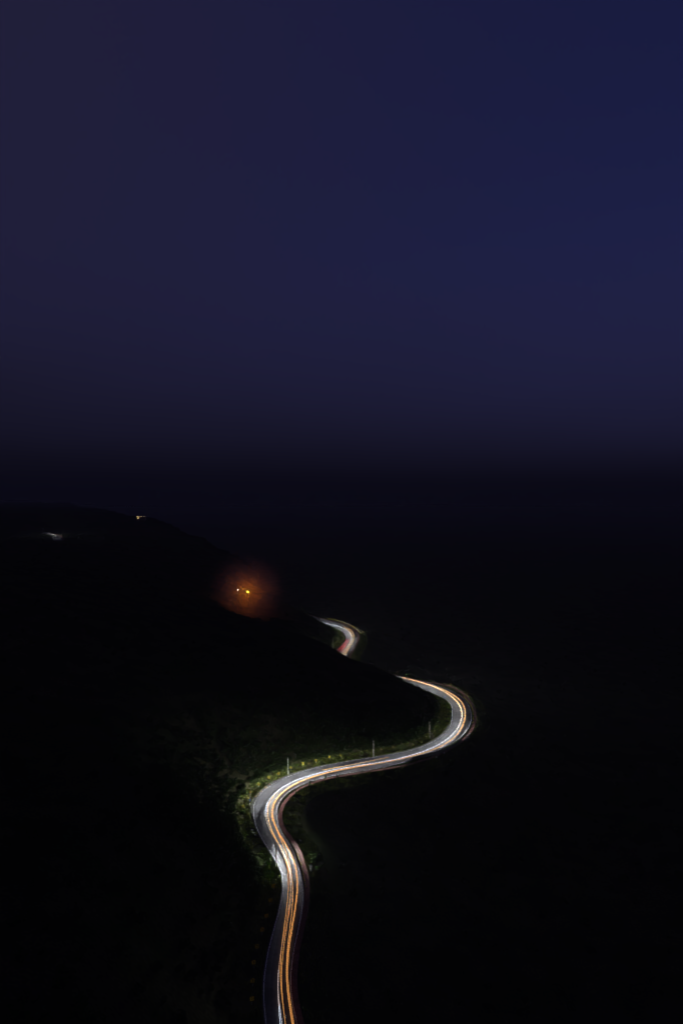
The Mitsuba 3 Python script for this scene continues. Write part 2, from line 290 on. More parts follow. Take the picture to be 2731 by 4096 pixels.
def brick(p, n, uv):
    """Red block paving, too small to tell apart from the drone's height: joints, tone and stains."""
    u, v = uv.x / 0.22, uv.y / 0.44
    row = dr.floor(u)
    v = v + 0.5 * (row - 2 * dr.floor(row / 2))
    joint = dr.minimum(dr.minimum(u - dr.floor(u), 1 - (u - dr.floor(u))) * 0.5, dr.minimum(v - dr.floor(v), 1 - (v - dr.floor(v))))
    tone = mikit.cell_rand(row, dr.floor(v), 3.0)
    dirt = mikit.fbm(p.x * 0.5, p.y * 0.5, 4.0, 4)
    c = mikit.mix([0.17, 0.075, 0.062], [0.25, 0.125, 0.105], tone) * (0.55 + 0.75 * dirt)
    return mikit.mix([0.06, 0.045, 0.04], c, mikit.smoothstep(0.01, 0.06, joint))


def worn_white(p, n, uv):
    return mi.Color3f(0.70, 0.70, 0.68) * (0.62 + 0.5 * mikit.fbm(p.x * 1.7, p.y * 1.7, 2.0, 3))


def stained(base, amount=0.45, scale=0.8):
    def fn(p, n, uv):
        return mi.Color3f(*base) * (1 - amount + 1.6 * amount * mikit.fbm(p.x * scale, p.y * scale, p.z * scale, 4))
    return mikit.proc(fn)


def blade(p, n, uv):
    a = mikit.fbm(p.x * 0.35, p.y * 0.35, 5.0, 3)
    b = mikit.noise(p.x * 2.7, p.y * 2.7, 1.0)
    return mikit.mix([0.070, 0.118, 0.018], [0.150, 0.158, 0.040], mikit.smoothstep(0.3, 0.7, a * 0.6 + b * 0.4))


matt('m_asphalt', mikit.proc(asphalt), 0.75)
matt('m_line', mikit.proc(worn_white))
matt('m_soil', mikit.proc(soil))
matt('m_gravel', mikit.proc(gravel))
matt('m_brick', mikit.proc(brick))
matt('m_blade', mikit.proc(blade))
matt('m_leaf', stained((0.022, 0.038, 0.011), 0.5, 0.3))
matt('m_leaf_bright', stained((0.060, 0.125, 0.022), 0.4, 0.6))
matt('m_leaf_dry', stained((0.10, 0.085, 0.030), 0.4, 0.6))
matt('m_bark', stained((0.075, 0.060, 0.045), 0.4, 2.0))
matt('m_concrete', stained((0.62, 0.61, 0.55), 0.25, 0.9))
matt('m_dark_concrete', stained((0.16, 0.155, 0.14), 0.45, 0.5))
matt('m_timber', stained((0.070, 0.058, 0.050), 0.4, 1.5))
matt('m_post_timber', stained((0.24, 0.14, 0.055), 0.35, 1.5))
matt('m_yellow', stained((0.80, 0.57, 0.020), 0.15, 2.2), 0.5)
matt('m_black', (0.018, 0.018, 0.018), 0.6)
matt('m_white', stained((0.74, 0.74, 0.72), 0.2, 2.0), 0.5)
matt('m_blue', (0.040, 0.110, 0.42), 0.45)
matt('m_red', (0.42, 0.030, 0.030), 0.5)
matt('m_steel', stained((0.30, 0.30, 0.31), 0.3, 2.0), 0.5)
matt('m_boulder', stained((0.37, 0.285, 0.155), 0.5, 1.6))
matt('m_rubble', stained((0.30, 0.31, 0.30), 0.5, 1.8))
matt('m_pale_stone', stained((0.66, 0.68, 0.72), 0.35, 2.2))
matt('m_cable', (0.02, 0.02, 0.02))
matt('m_house_wall', stained((0.34, 0.26, 0.18), 0.3, 0.3))
matt('m_roof', stained((0.10, 0.085, 0.075), 0.3, 0.5))

# ---------------------------------------------------------------- the setting: ground, road, footpath


def graded(lo, hi, step, far, grow=1.16):
    core = np.arange(lo, hi + 0.1, step)
    up, d = [], step
    while (up[-1] if up else 0) < far:
        d *= grow
        up.append((up[-1] if up else 0) + d)
    up = np.array(up)
    return np.r_[lo - up[::-1], core, hi + up]


gx, gy = graded(-110, 105, 2.5, 18000), graded(95, 800, 2.5, 18000)
GX, GY = np.meshgrid(gx, gy)
GZ = terrain(GX, GY)
idx = np.arange(GX.size).reshape(GX.shape)
faces = np.stack([idx[:-1, :-1], idx[:-1, 1:], idx[1:, 1:], idx[1:, :-1]], -1).reshape(-1, 4)
setting('hillside', (np.stack([GX, GY, GZ], -1).reshape(-1, 3), faces), 'm_soil', smooth=True, label='dark scrubby hillside falling away on both sides of the road')

ROAD_Z = 0.05
S0, S1 = 6.0, 800.0
m, uv = strip(lambda s: left(s) - 0.45, lambda s: right(s) + 0.5, ROAD_Z, S0, S1, 2.0, 8, 0.12)
setting('road', m, 'm_asphalt', uv=uv, label='winding two lane asphalt road through the hills')
labels['road__edge_line'] = {'label': 'white line along the left edge of the road'}
m, uv = strip(lambda s: left(s) - 0.12, lambda s: left(s) + 0.13, ROAD_Z + 0.004, S0, S1, 1.5)
part('road', 'edge_line', m, 'm_line')
m, uv = strip(lambda s: right(s) - 0.13, lambda s: right(s) + 0.12, ROAD_Z + 0.004, S0, S1, 1.5)
part('road', 'edge_line', m, 'm_line', label='white line along the right edge of the road')
for s, o in [(182.9, -2.04), (216.6, -0.82), (133.1, -1.98), (309.6, -1.8)]:
    stud = trimesh.creation.cylinder(radius=0.26, height=0.05, sections=12)
    part('road', 'road_stud', move(stud, np.r_[at(s, o), ROAD_Z + 0.026]), 'm_white', label='white reflective stud in the left lane')
for a, e, text in ((181, 246, 'pale gravel shoulder round the outside of the left bend'), (268, 346, 'pale gravel shoulder from the middle straight to the inside of the right bend'), (386, 428, 'pale gravel shoulder at the pole with struts'), (562, 604, 'pale gravel shoulder beside the red light trails')):
    m, uv = strip(lambda s: left(s) - 0.4 - 1.8 * np.sin(np.pi * np.clip((s - a) / (e - a), 0.02, 0.98)) ** 0.5, lambda s: left(s) - 0.4, 0.012, a, e, 0.8, 2, 0, 0.35)
    setting('gravel_shoulder', m, 'm_gravel', label=text)
m, uv = strip(lambda s: path_mid(s) - 0.85, lambda s: path_mid(s) + 0.85, 0.12, S0, S1, 1.5, 2, 0.2)
setting('footpath', m, 'm_brick', uv=uv * [1, 1], label='red block footpath following the right side of the road')

# short verge grass on both sides of the road


def tufts(n, lo, hi, s0, s1, h, rng):
    s = rng.uniform(s0, s1, n)
    a, b = lo(s), hi(s)
    o = a + (b - a) * rng.uniform(0, 1, n)
    xy = at(s, o)
    keep = meshkit.fbm(np.c_[xy / 3.2, xy[:, :1] * 0], 3, 3) > 0.40
    xy, n = xy[keep], int(keep.sum())
    z = terrain(xy[:, 0], xy[:, 1])
    tall = h * (0.5 + 1.1 * meshkit.fbm(np.c_[xy / 5.0, xy[:, :1] * 0 + 4], 3, 8)) * rng.uniform(0.6, 1.3, n)
    vs = []
    for k in range(3):
        a = rng.uniform(0, 2 * np.pi, n)
        d = np.stack([np.cos(a), np.sin(a), 0 * a], -1)
        foot = np.c_[xy, z] + d * rng.uniform(0, 0.12, n)[:, None]
        wide = np.stack([-d[:, 1], d[:, 0], 0 * a], -1) * rng.uniform(0.05, 0.11, n)[:, None]
        tip = foot + d * (tall * rng.uniform(0.2, 0.8, n))[:, None] + np.c_[0 * xy, tall]
        vs.append(np.stack([foot - wide, foot + wide, tip], 1))
    v = np.concatenate(vs).reshape(-1, 3)
    return trimesh.Trimesh(v, np.arange(len(v)).reshape(-1, 3), process=False)


g = [tufts(42000, lambda s: left(s) - 8.0, lambda s: left(s) - np.interp(s, [170, 183, 240, 250, 266, 274, 340, 350], [0.6, 1.7, 1.7, 0.6, 0.6, 1.7, 1.7, 0.6]), 62, 745, 0.42, RNG),
     tufts(9000, lambda s: right(s) + 0.7, lambda s: np.maximum(path_mid(s) - 0.95, right(s) + 0.75), 62, 745, 0.12, RNG),
     tufts(20000, lambda s: path_mid(s) + 1.0, lambda s: path_mid(s) + 9, 62, 745, 0.45, RNG)]
g.append(tufts(2600, lambda s: left(s) - 6.5, lambda s: left(s) - 0.8, 131, 142, 0.55, RNG))
setting('grass', trimesh.util.concatenate(g), 'm_blade', kind='stuff', label='rough verge grass along both sides of the road')

# scrub that reads as one dark mass over the hills
pts = []
rs = np.random.default_rng(5)
while len(pts) < 1300:
    y = rs.uniform(100, 1000)
    x = rs.uniform(-0.5, 0.5) * y * 1.05
    d, i = ROAD_TREE.query([x, y])
    if d > (30 if abs(y - 490) < 40 and x > 5 else 19) and y < 900 + 100 * rs.uniform() and math.hypot(x + 92, y - 665) > 12:
        pts.append((x, y, d))
while len(pts) < 2300:                                # thicker along the top of the left verge
    s = rs.uniform(64, 745)
    e = 8.2 + 14 * rs.uniform() ** 1.6
    x, y = at(s, float(left(s)) - e)
    d, i = ROAD_TREE.query([x, y])
    if d > -float(left(S_FINE[i])) + 8.0 and not 455 < S_FINE[i] < 545:
        pts.append((x, y, d))
while len(pts) < 4600:                                # and thickest on the bank that faces the left bend
    s = rs.uniform(110, 330)
    e = 8.2 + 34.0 * rs.uniform() ** 1.3
    x, y = at(s, float(left(s)) - e)
    d, i = ROAD_TREE.query([x, y])
    if d > -float(left(S_FINE[i])) + 8.0 and not 455 < S_FINE[i] < 545:
        pts.append((x, y, d))
variants = [leaf_cloud(110, 1.5, 0.46, 0.9, np.random.default_rng(70 + k), 4) for k in range(5)]
vs, fs, base = [], [], 0
for k, (x, y, d) in enumerate(pts):
    near_ridge = abs(y - 490) < 45
    v = variants[k % 5]
    q = np.asarray(v.vertices) * (rs.uniform(0.45, 0.8) if near_ridge else rs.uniform(0.6, 1.7) if k < 1300 else rs.uniform(0.5, 1.1))
    a = rs.uniform(0, 6.28)
    q = np.c_[q[:, 0] * math.cos(a) - q[:, 1] * math.sin(a), q[:, 0] * math.sin(a) + q[:, 1] * math.cos(a), q[:, 2]] + [x, y, float(terrain(x, y)) - 0.25]
    vs.append(q); fs.append(np.asarray(v.faces) + base); base += len(q)
setting('hillside_scrub', (np.vstack(vs), np.vstack(fs)), 'm_leaf', kind='stuff', label='low dark scrub covering the hillsides')

# ---------------------------------------------------------------- utility poles, cables
# (metre, offset, height, lean x, material, crossarm, extras, label)
POLES = [
    (138.9, -4.6, 8.6, 0.0, 'm_concrete', 'outreach', '', 'pale utility pole at the bright pool of light, its outreach arm over the road'),
    (189.6, -7.3, 8.2, 0.55, 'm_concrete', '', 'blue', 'leaning pale utility pole with a blue sign on the outside of the left bend'),
    (221.5, -7.9, 8.6, -0.2, 'm_concrete', '', '', 'plain pale utility pole among the yellow chevron signs after the left bend'),
    (267.7, -7.4, 8.8, 0.0, 'm_concrete', 'arm', 'plate', 'pale utility pole with a small white plate beside the straight between the two bends'),
    (314.5, -8.4, 9.7, -0.1, 'm_concrete', '', 'guys', 'pale utility pole with two guy wires on the grass inside the right bend'),
    (395.7, -8.0, 11.8, 0.0, 'm_timber', 'arm', 'struts', 'dark timber utility pole with leaning struts at the far side of the right bend'),
    (488.7, 12.2, 7.4, 0.0, 'm_timber', '', '', 'thin dark pole on the skyline where the road passes behind the hill'),
    (574.6, -10.0, 9.8, 0.0, 'm_concrete', '', '', 'grey pole on the slope left of the red light streaks'),
    (635.4, -8.9, 12.0, 0.0, 'm_timber', 'arm', 'stays', 'tall dark pole with stays on the inside of the distant bend'),
    (713.6, -9.2, 8.4, 0.0, 'm_timber', 'arm', 'stays', 'dark pole at the farthest end of the distant bend'),
]
TOPS = []
for s, o, h, lean, mat, arm, extra, text in POLES:
    b = ground(s, o) - [0, 0, 0.3]
    t = b + [lean, 0, h + 0.3]
    TOPS.append(t)
    k = thing('utility_pole', text, 'utility pole', None)
    part(k, 'shaft', rod(b, t, 0.20, 0.14, 10), mat, 30)
    tg = tangent(s); nr = np.array([tg[1], -tg[0], 0.0])
    if arm == 'arm':
        c = t - [0, 0, 0.35]
        a = part(k, 'crossarm', rod(c - nr * 0.9 + [0, 0.16, 0], c + nr * 0.9 + [0, 0.16, 0], 0.07), 'm_timber')
        for q in (-0.8, 0.0, 0.8):
            part(a, 'insulator', rod(c + nr * q + [0, 0.16, 0.06], c + nr * q + [0, 0.16, 0.26], 0.05, 0.03), 'm_white')
    if arm == 'outreach':
        c = t - [0, 0, 0.25]
        part(k, 'outreach_arm', tube([c, c + nr * 0.9 + [0, 0, 0.25], c + nr * 1.9 + [0, 0, 0.3]], 0.05), 'm_timber')
        part(k, 'lamp_head', move(box(0.7, 0.24, 0.12), c + nr * 2.15 + [0, 0, 0.27], math.atan2(nr[1], nr[0])), 'm_timber', label='unlit lamp head at the end of the arm')
        part(k, 'fitting', move(box(0.42, 0.30, 0.36), b + [0.05, -0.25, 3.2]), 'm_white', label='white fitting clamped halfway up the shaft')
        e = ground(s - 1.0, o - 5.2)
        part(k, 'guy_wire', rod(t - [0, 0, 0.6], e, 0.03), 'm_cable')
    if extra == 'blue':
        f = np.array([0.25, -1.0, 0.0]); f /= np.linalg.norm(f)
        p = b + (t - b) * 0.36 + f * 0.2
        rz = math.atan2(f[1], f[0]) + math.pi / 2
        sg = part(k, 'sign_board', move(box(0.72, 0.04, 1.0), p, rz), 'm_blue', label='blue sign board with white lines of print')
        for q, w in ((0.26, 0.44), (0.1, 0.36), (-0.3, 0.3)):
            part(sg, 'print', move(box(w, 0.012, 0.07), p + f * 0.028 + [0, 0, q], rz), 'm_white')
        part(k, 'meter_box', move(box(0.5, 0.3, 0.55), b + (t - b) * 0.265 + f * 0.24, rz), 'm_black', label='black box under the blue sign')
        p = b + (t - b) * 0.88
        pn = trimesh.Trimesh([[0, 0, 0.35], [0, 0, -0.25], [0.55, 0.0, -0.4], [0, 0.03, 0.35], [0, 0.03, -0.25], [0.55, 0.03, -0.4]],
                             [[0, 1, 2], [3, 5, 4], [0, 3, 1], [1, 3, 4], [1, 4, 2], [2, 4, 5], [2, 5, 0], [0, 5, 3]], process=False)
        part(k, 'plate', move(pn, p + [0.13, -0.1, 0]), 'm_white', label='small white three-cornered plate near the top')
    if extra == 'plate':
        p = b + (t - b) * 0.42
        pn = trimesh.Trimesh([[-0.3, 0, 0.5], [-0.2, 0, -0.75], [0.32, 0, 0.1], [0.0, 0, 0.4], [-0.3, 0.04, 0.5], [-0.2, 0.04, -0.75], [0.32, 0.04, 0.1], [0.0, 0.04, 0.4]],
                             [[0, 1, 2], [0, 2, 3], [4, 6, 5], [4, 7, 6], [0, 4, 1], [1, 4, 5], [1, 5, 2], [2, 5, 6], [2, 6, 3], [3, 6, 7], [3, 7, 0], [0, 7, 4]], process=False)
        part(k, 'plate', move(pn, p + [-0.05, -0.22, 0]), 'm_white', label='white plate halfway up the pole')
    if extra in ('guys', 'stays'):
        for ds, do in ((-3.4, -1.6), (2.9, -2.2)) if extra == 'guys' else ((4.5, 0.4),):
            part(k, 'guy_wire', rod(t - [0, 0, 0.5], ground(s + ds, o + do), 0.03 if extra == 'guys' else 0.08), 'm_timber')
    if extra == 'struts':
        for ds, do, z in ((5.5, -0.2, 2.6), (3.4, 0.1, 3.2)):
            part(k, 'strut', rod(ground(s + ds, o + do) - [0, 0, 0.2], t - [0, 0, z], 0.10 if z < 3 else 0.06, None), 'm_timber')
        p = b + [0.0, -0.2, 3.4]
        part(k, 'sign_board', box(0.5, 0.04, 1.1, p), 'm_blue', label='small blue plate on the dark pole')
for i, text in ((0, 'thin dark overhead cable crossing above the left bend'), (1, 'thin dark overhead cable above the chevron signs'), (2, 'thin dark overhead cable along the middle straight'), (3, 'thin dark overhead cable towards the right bend'), (4, 'thin dark overhead cable across the inside of the right bend')):
    a, b = TOPS[i] - [0, 0, 0.12], TOPS[i + 1] - [0, 0, 0.12]
    w = np.linspace(0, 1, 22)[:, None]
    key = numbered('overhead_cable')
    put(key, tube(a * (1 - w) + b * w - [0, 0, 1.0] * (4 * w * (1 - w) * 1.1), 0.045 if i == 0 else 0.02, 5), 'm_cable')
    labels[key] = {'label': text, 'category': 'cable'}

# ---------------------------------------------------------------- chevron signs
CHEVRONS = [
    (70.3, -6.9, 'nearest dim chevron sign at the bottom left of the road'), (76.9, -6.9, 'second dim chevron sign from the bottom beside the near straight'),
    (83.7, -7.2, 'third dim chevron sign from the bottom beside the near straight'), (90.4, -7.2, 'fourth dim chevron sign from the bottom beside the near straight'),
    (98.0, -7.0, 'fifth dim chevron sign from the bottom beside the near straight'), (105.1, -6.9, 'sixth dim chevron sign from the bottom beside the near straight'),
    (113.8, -6.8, 'seventh dim chevron sign from the bottom beside the near straight'), (122.9, -6.5, 'dim chevron sign just below the bright grass patch'),
    (185.8, -9.6, 'chevron sign half hidden in grass at the foot of the left bend'), (192.9, -8.9, 'yellow chevron sign left of the pole with the blue sign'),
    (198.2, -9.6, 'yellow chevron sign just behind the pole with the blue sign'), (205.1, -9.6, 'bright yellow chevron sign beside the fallen branch, brightest of all'),
    (212.0, -9.7, 'dim orange chevron sign right of the fallen branch'), (217.2, -9.3, 'dim orange chevron sign left of the plain pale pole'),
    (224.6, -10.3, 'yellow chevron sign right of the plain pale pole'), (231.2, -10.6, 'second yellow chevron sign right of the plain pale pole'),
    (237.9, -11.0, 'third yellow chevron sign right of the plain pale pole'), (244.9, -11.6, 'fourth chevron sign right of the plain pale pole, dim'),
    (250.7, -11.6, 'farthest chevron sign, dark and reddish, at the start of the middle straight'),
]
CHEV = trimesh.Trimesh([[-0.30, 0, 0.46], [0.02, 0, 0.46], [0.34, 0, 0.0], [0.02, 0, -0.46], [-0.30, 0, -0.46], [0.02, 0, 0.0]],
                       [[0, 5, 1], [1, 5, 2], [2, 5, 3], [3, 5, 4]], process=False)
for s, o, text in CHEVRONS:
    b = ground(s, o)
    q = at(max(s - 26, 1), -2.0) - b[:2]
    rz = math.atan2(q[1], q[0]) + math.pi / 2
    k = thing('chevron_sign', text, 'road sign', 'chevron signs on the outside of the bends')
    M = lambda mesh, dz=0.0, dy=0.0: move(move(mesh, (0, dy, dz)), b, rz)
    p = part(k, 'post', M(rod((0, 0.05, -0.3), (0, 0.05, 2.25), 0.055)), 'm_black')
    for z in (0.25, 0.65, 1.05):
        part(p, 'band', M(rod((0, 0.05, z - 0.12), (0, 0.05, z + 0.12), 0.062)), 'm_white', label='white reflective band')
    part(k, 'board', M(box(1.0, 0.035, 1.16), 1.72, -0.03), 'm_yellow')
    part(k, 'arrow', M(CHEV, 1.72, -0.053), 'm_black', label='black arrow pointing right')

# ---------------------------------------------------------------- reflector posts and timber posts on the outer verge
DELIN = [(400.1, 10.0, 'white topped reflector post beside the red footpath at the right bend'), (420.0, 13.6, 'white topped reflector post beyond the right bend'),
         (440.0, 14.0, 'white topped reflector post above the far edge of the right bend'), (456.7, 13.2, 'white topped reflector post on the verge behind the right bend'),
         (470.0, 12.0, 'white topped reflector post near the hill shoulder'), (481.0, 10.2, 'pale reflector post on the skyline of the hill shoulder'),
         (660.2, 13.2, 'reflector post right of the distant bend'), (677.1, 15.3, 'reflector post behind the distant yellow and black rail'),
         (700.0, 17.4, 'reflector post above the middle of the distant rail'), (716.0, 17.6, 'reflector post at the left part of the distant rail'), (730.0, 14.0, 'farthest reflector post of the distant bend')]
for s, o, text in DELIN:
    b = ground(s, o)
    k = thing('reflector_post', text, 'reflector post', 'reflector posts on the outer verge')
    part(k, 'post', rod(b - [0, 0, 0.3], b + [0, 0, 1.25], 0.085), 'm_black')
    part(k, 'cap', rod(b + [0, 0, 0.85], b + [0, 0, 1.35], 0.10), 'm_white', label='white top')
    part(k, 'foot_band', rod(b + [0, 0, 0.15], b + [0, 0, 0.5], 0.10), 'm_white')
for s, o, h, text in [(474.5, 11.5, 2.6, 'pair of brown timber posts near the hill shoulder'), (425.0, 14.2, 2.7, 'pair of brown timber posts behind the right bend'),
                      (405.0, 11.6, 2.4, 'pair of brown timber posts beside the red footpath')]:
    k = thing('timber_post_pair', text, 'posts', 'timber post pairs on the outer verge')
    for q in (-0.22, 0.22):
        b = ground(s + q * 1.5, o)
        part(k, 'post', rod(b - [0, 0, 0.3], b + [0, 0, h * (1 + 0.08 * q)], 0.10), 'm_post_timber')
    c = ground(s, o)
    part(k, 'rail', rod(np.r_[at(s - 0.4, o), c[2] + h * 0.75], np.r_[at(s + 0.4, o), c[2] + h * 0.75], 0.06), 'm_post_timber')

# ---------------------------------------------------------------- yellow and black kerb blocks, distant rail, parapet


def block_run(name, text, category, knots, step, size, lift):
    k = thing(name, text, category)
    ks, ko = zip(*knots)
    sm = np.arange(min(ks), max(ks), 0.25)
    L = np.r_[0, np.cumsum(np.linalg.norm(np.diff(at(sm, np.interp(sm, ks, ko)), axis=0), axis=1))]
    n = int(L[-1] / step)
    blk = trimesh.creation.box(extents=size)
    blk.vertices[blk.vertices[:, 2] > 0] *= [0.96, 0.8, 1]
    for i in range(n):
        s = np.interp((i + 0.5) * step, L, sm)
        o = np.interp(s, ks, ko)
        p = np.r_[at(s, o), 0.0]
        d = at(s + 0.3, np.interp(s + 0.3, ks, ko)) - at(s - 0.3, np.interp(s - 0.3, ks, ko))
        p[2] = max(float(terrain(p[0], p[1])), -0.03) + lift + size[2] / 2 - 0.05
        part(k, 'block', move(blk, p, math.atan2(d[1], d[0])), 'm_yellow' if i % 2 == 0 else 'm_black')
    return k, ks, ko


block_run('kerb_barrier', 'low yellow and black kerb blocks beside the lit footpath near the bright pool', 'kerb', [(124, 4.6), (130.4, 4.45), (136, 4.45), (141.4, 4.75), (147, 5.3)], 0.62, (0.56, 0.26, 0.30), 0.0)
block_run('kerb_barrier', 'low yellow and black kerb blocks around the outside of the right bend', 'kerb', [(352, 7.0), (365, 7.2), (378, 7.3), (392, 7.4), (405, 8.1)], 0.75, (0.66, 0.26, 0.36), 0.0)
RAIL = [(646, 9.2), (660, 10.2), (675, 12.0), (690, 13.6), (706, 14.6), (720, 14.2), (738, 11.5)]
k, ks, ko = block_run('guard_rail', 'yellow and black guard rail on posts around the distant bend', 'guard rail', RAIL, 1.15, (1.1, 0.16, 0.62), 0.45)
for s in np.arange(648, 737, 4.6):
    b = ground(s, np.interp(s, ks, ko) + 0.16)
    part(k, 'post', rod(b - [0, 0, 0.2], b + [0, 0, 1.0], 0.08), 'm_timber')

m, uv = strip(lambda s: np.interp(s, [283, 292, 301, 313, 323], [5.55, 6.5, 8.3, 8.2, 7.1]) - 0.18, lambda s: np.interp(s, [283, 292, 301, 313, 323], [5.55, 6.5, 8.3, 8.2, 7.1]) + 0.18, 1.25, 283.0, 323.0, 1.0, 1, 1.5)
cv, cf = m
k = thing('parapet_wall', 'dark concrete parapet wall at the outer edge of the road before the right bend', 'wall')
part(k, 'wall_body', m, 'm_dark_concrete')
m, uv = strip(lambda s: np.interp(s, [283, 292, 301, 313, 323], [5.55, 6.5, 8.3, 8.2, 7.1]) - 0.24, lambda s: np.interp(s, [283, 292, 301, 313, 323], [5.55, 6.5, 8.3, 8.2, 7.1]) + 0.24, 1.35, 282.9, 323.1, 1.0, 1, 0.097)
part(k, 'coping', m, 'm_dark_concrete')

# ---------------------------------------------------------------- stones and debris
for i, (s, o, r, text) in enumerate([(206.3, -6.75, (0.95, 0.55, 0.6), 'largest yellowish boulder, long, on the gravel beside the fallen branch'), (202.4, -6.65, (0.5, 0.42, 0.5), 'yellowish boulder, second from the fallen branch'),
                                     (200.1, -6.7, (0.45, 0.5, 0.55), 'upright yellowish boulder, third from the fallen branch'), (197.8, -7.0, (0.62, 0.5, 0.55), 'yellowish boulder nearest to the blue sign')]):
    key = numbered('boulder'); put(key, move(rock(r, i + 1), ground(s, o) + [0, 0, 0.2], 0.5 + i), 'm_boulder', 40)
    labels[key] = {'label': text, 'category': 'boulder', 'group': 'boulders on the left bend'}
a, b = ground(209.6, -10.2) + [0, 0, 0.35], ground(208.6, -7.3) + [0, 0, 0.12]
k = thing('fallen_branch', 'bare fallen branch lying across the verge above the boulders', 'branch')
part(k, 'stem', rod(a, b, 0.10, 0.05), 'm_bark')
part(k, 'twig', rod(a * 0.6 + b * 0.4, a * 0.5 + b * 0.5 + [0.3, 0.9, 0.4], 0.05, 0.02), 'm_bark')
part(k, 'twig', rod(a * 0.3 + b * 0.7, a * 0.2 + b * 0.8 + [0.6, 0.5, 0.35], 0.04, 0.02), 'm_bark')
key = numbered('traffic_cone_stub'); put(key, move(trimesh.creation.cone(radius=0.28, height=0.6, sections=14), ground(209.3, -7.0)), 'm_red', 30)
labels[key] = {'label': 'small red marker standing at the end of the fallen branch', 'category': 'marker'}
scene['road_marker'] = scene.pop(key); labels['road_marker'] = labels.pop(key)
for i, (s, o, r, text) in enumerate([(167.0, -6.6, (0.55, 0.4, 0.45), 'pale broken stone beside the road below the left bend, middle of three'), (169.4, -6.9, (0.42, 0.35, 0.35), 'pale broken stone farthest up of the three below the left bend'),
                                     (165.2, -6.2, (0.35, 0.3, 0.3), 'pale broken stone lowest of the three below the left bend')]):
    key = numbered('pale_stone'); put(key, move(rock(r, i + 11), ground(s, o) + [0, 0, 0.15], i), 'm_pale_stone', 30)
    labels[key] = {'label': text, 'category': 'stone'}
for i, (s, o, r, text) in enumerate([(330.2, 7.9, (0.9, 0.6, 0.7), 'grey rubble block between the parapet end and the bend, nearest to the road'), (333.2, 8.2, (0.7, 0.5, 0.6), 'grey rubble block farthest round the right bend'),
                                     (326.3, 8.4, (0.8, 0.6, 0.7), 'grey rubble block right behind the parapet end'), (323.8, 9.0, (1.0, 0.7, 0.7), 'large pale rubble block beside the footpath at the parapet end'),
                                     (327.8, 9.4, (0.6, 0.5, 0.5), 'small grey rubble block touching the footpath')]):
    key = numbered('rubble_block'); put(key, move(rock(r, i + 21, 0.8), ground(s, o) + [0, 0, 0.2], i * 0.7), 'm_rubble', 30)
    labels[key] = {'label': text, 'category': 'rubble', 'group': 'rubble by the parapet'}
for i, (s, o, text) in enumerate([(294.4, 10.6, 'white stone beside the footpath below the parapet, left one'), (301.5, 9.8, 'white stone on the footpath below the parapet, right one')]):
    key = numbered('white_stone'); put(key, move(rock((0.42, 0.3, 0.36), i + 31), ground(s, o) + [0, 0, 0.25], i), 'm_white', 30)
    labels[key] = {'label': text, 'category': 'stone'}
for i, (s, o, text) in enumerate([(618.8, -8.4, 'pale stone on the grass inside the distant bend'), (590.9, -8.2, 'pale stone on the verge beside the red streaks'), (584.3, -9.4, 'pale stone below the grey pole near the red streaks')]):
    key = numbered('verge_stone'); put(key, move(rock((0.6, 0.5, 0.5), i + 41), ground(s, o) + [0, 0, 0.2], i), 'm_pale_stone', 30)
    labels[key] = {'label': text, 'category': 'stone'}
b = ground(134.0, 7.4)
k = thing('utility_cabinet', 'tall pale grey cabinet standing beyond the footpath at the bright pool', 'cabinet')
part(k, 'body', move(box(0.75, 0.55, 2.0), b + [0, 0, 0.95], 0.1), 'm_steel')
part(k, 'cap', move(box(0.85, 0.65, 0.08), b + [0, 0, 1.992], 0.1), 'm_steel')
part(k, 'door', move(box(0.62, 0.03, 1.7), b + [0.03, -0.288, 0.95], 0.1), 'm_steel')

# ---------------------------------------------------------------- shrubs and little conifers


def shrub(s, o, r, text, mat='m_leaf', n=420, height=1.0, size=0.2, group=None, seed=0):
    rng = np.random.default_rng(900 + seed)
    b = ground(s, o)
    k = thing('shrub', text, 'shrub', group)
    part(k, 'foliage', move(leaf_cloud(n, r, size, height, rng), b), mat)
    part(k, 'stem', trimesh.util.concatenate([rod(b - [0, 0, 0.2], b + [q * r, w * r, r * height], 0.05 * r + 0.02, 0.02, 6) for q, w in ((0.3, 0.1), (-0.25, 0.2), (0.05, -0.3))]), 'm_bark')


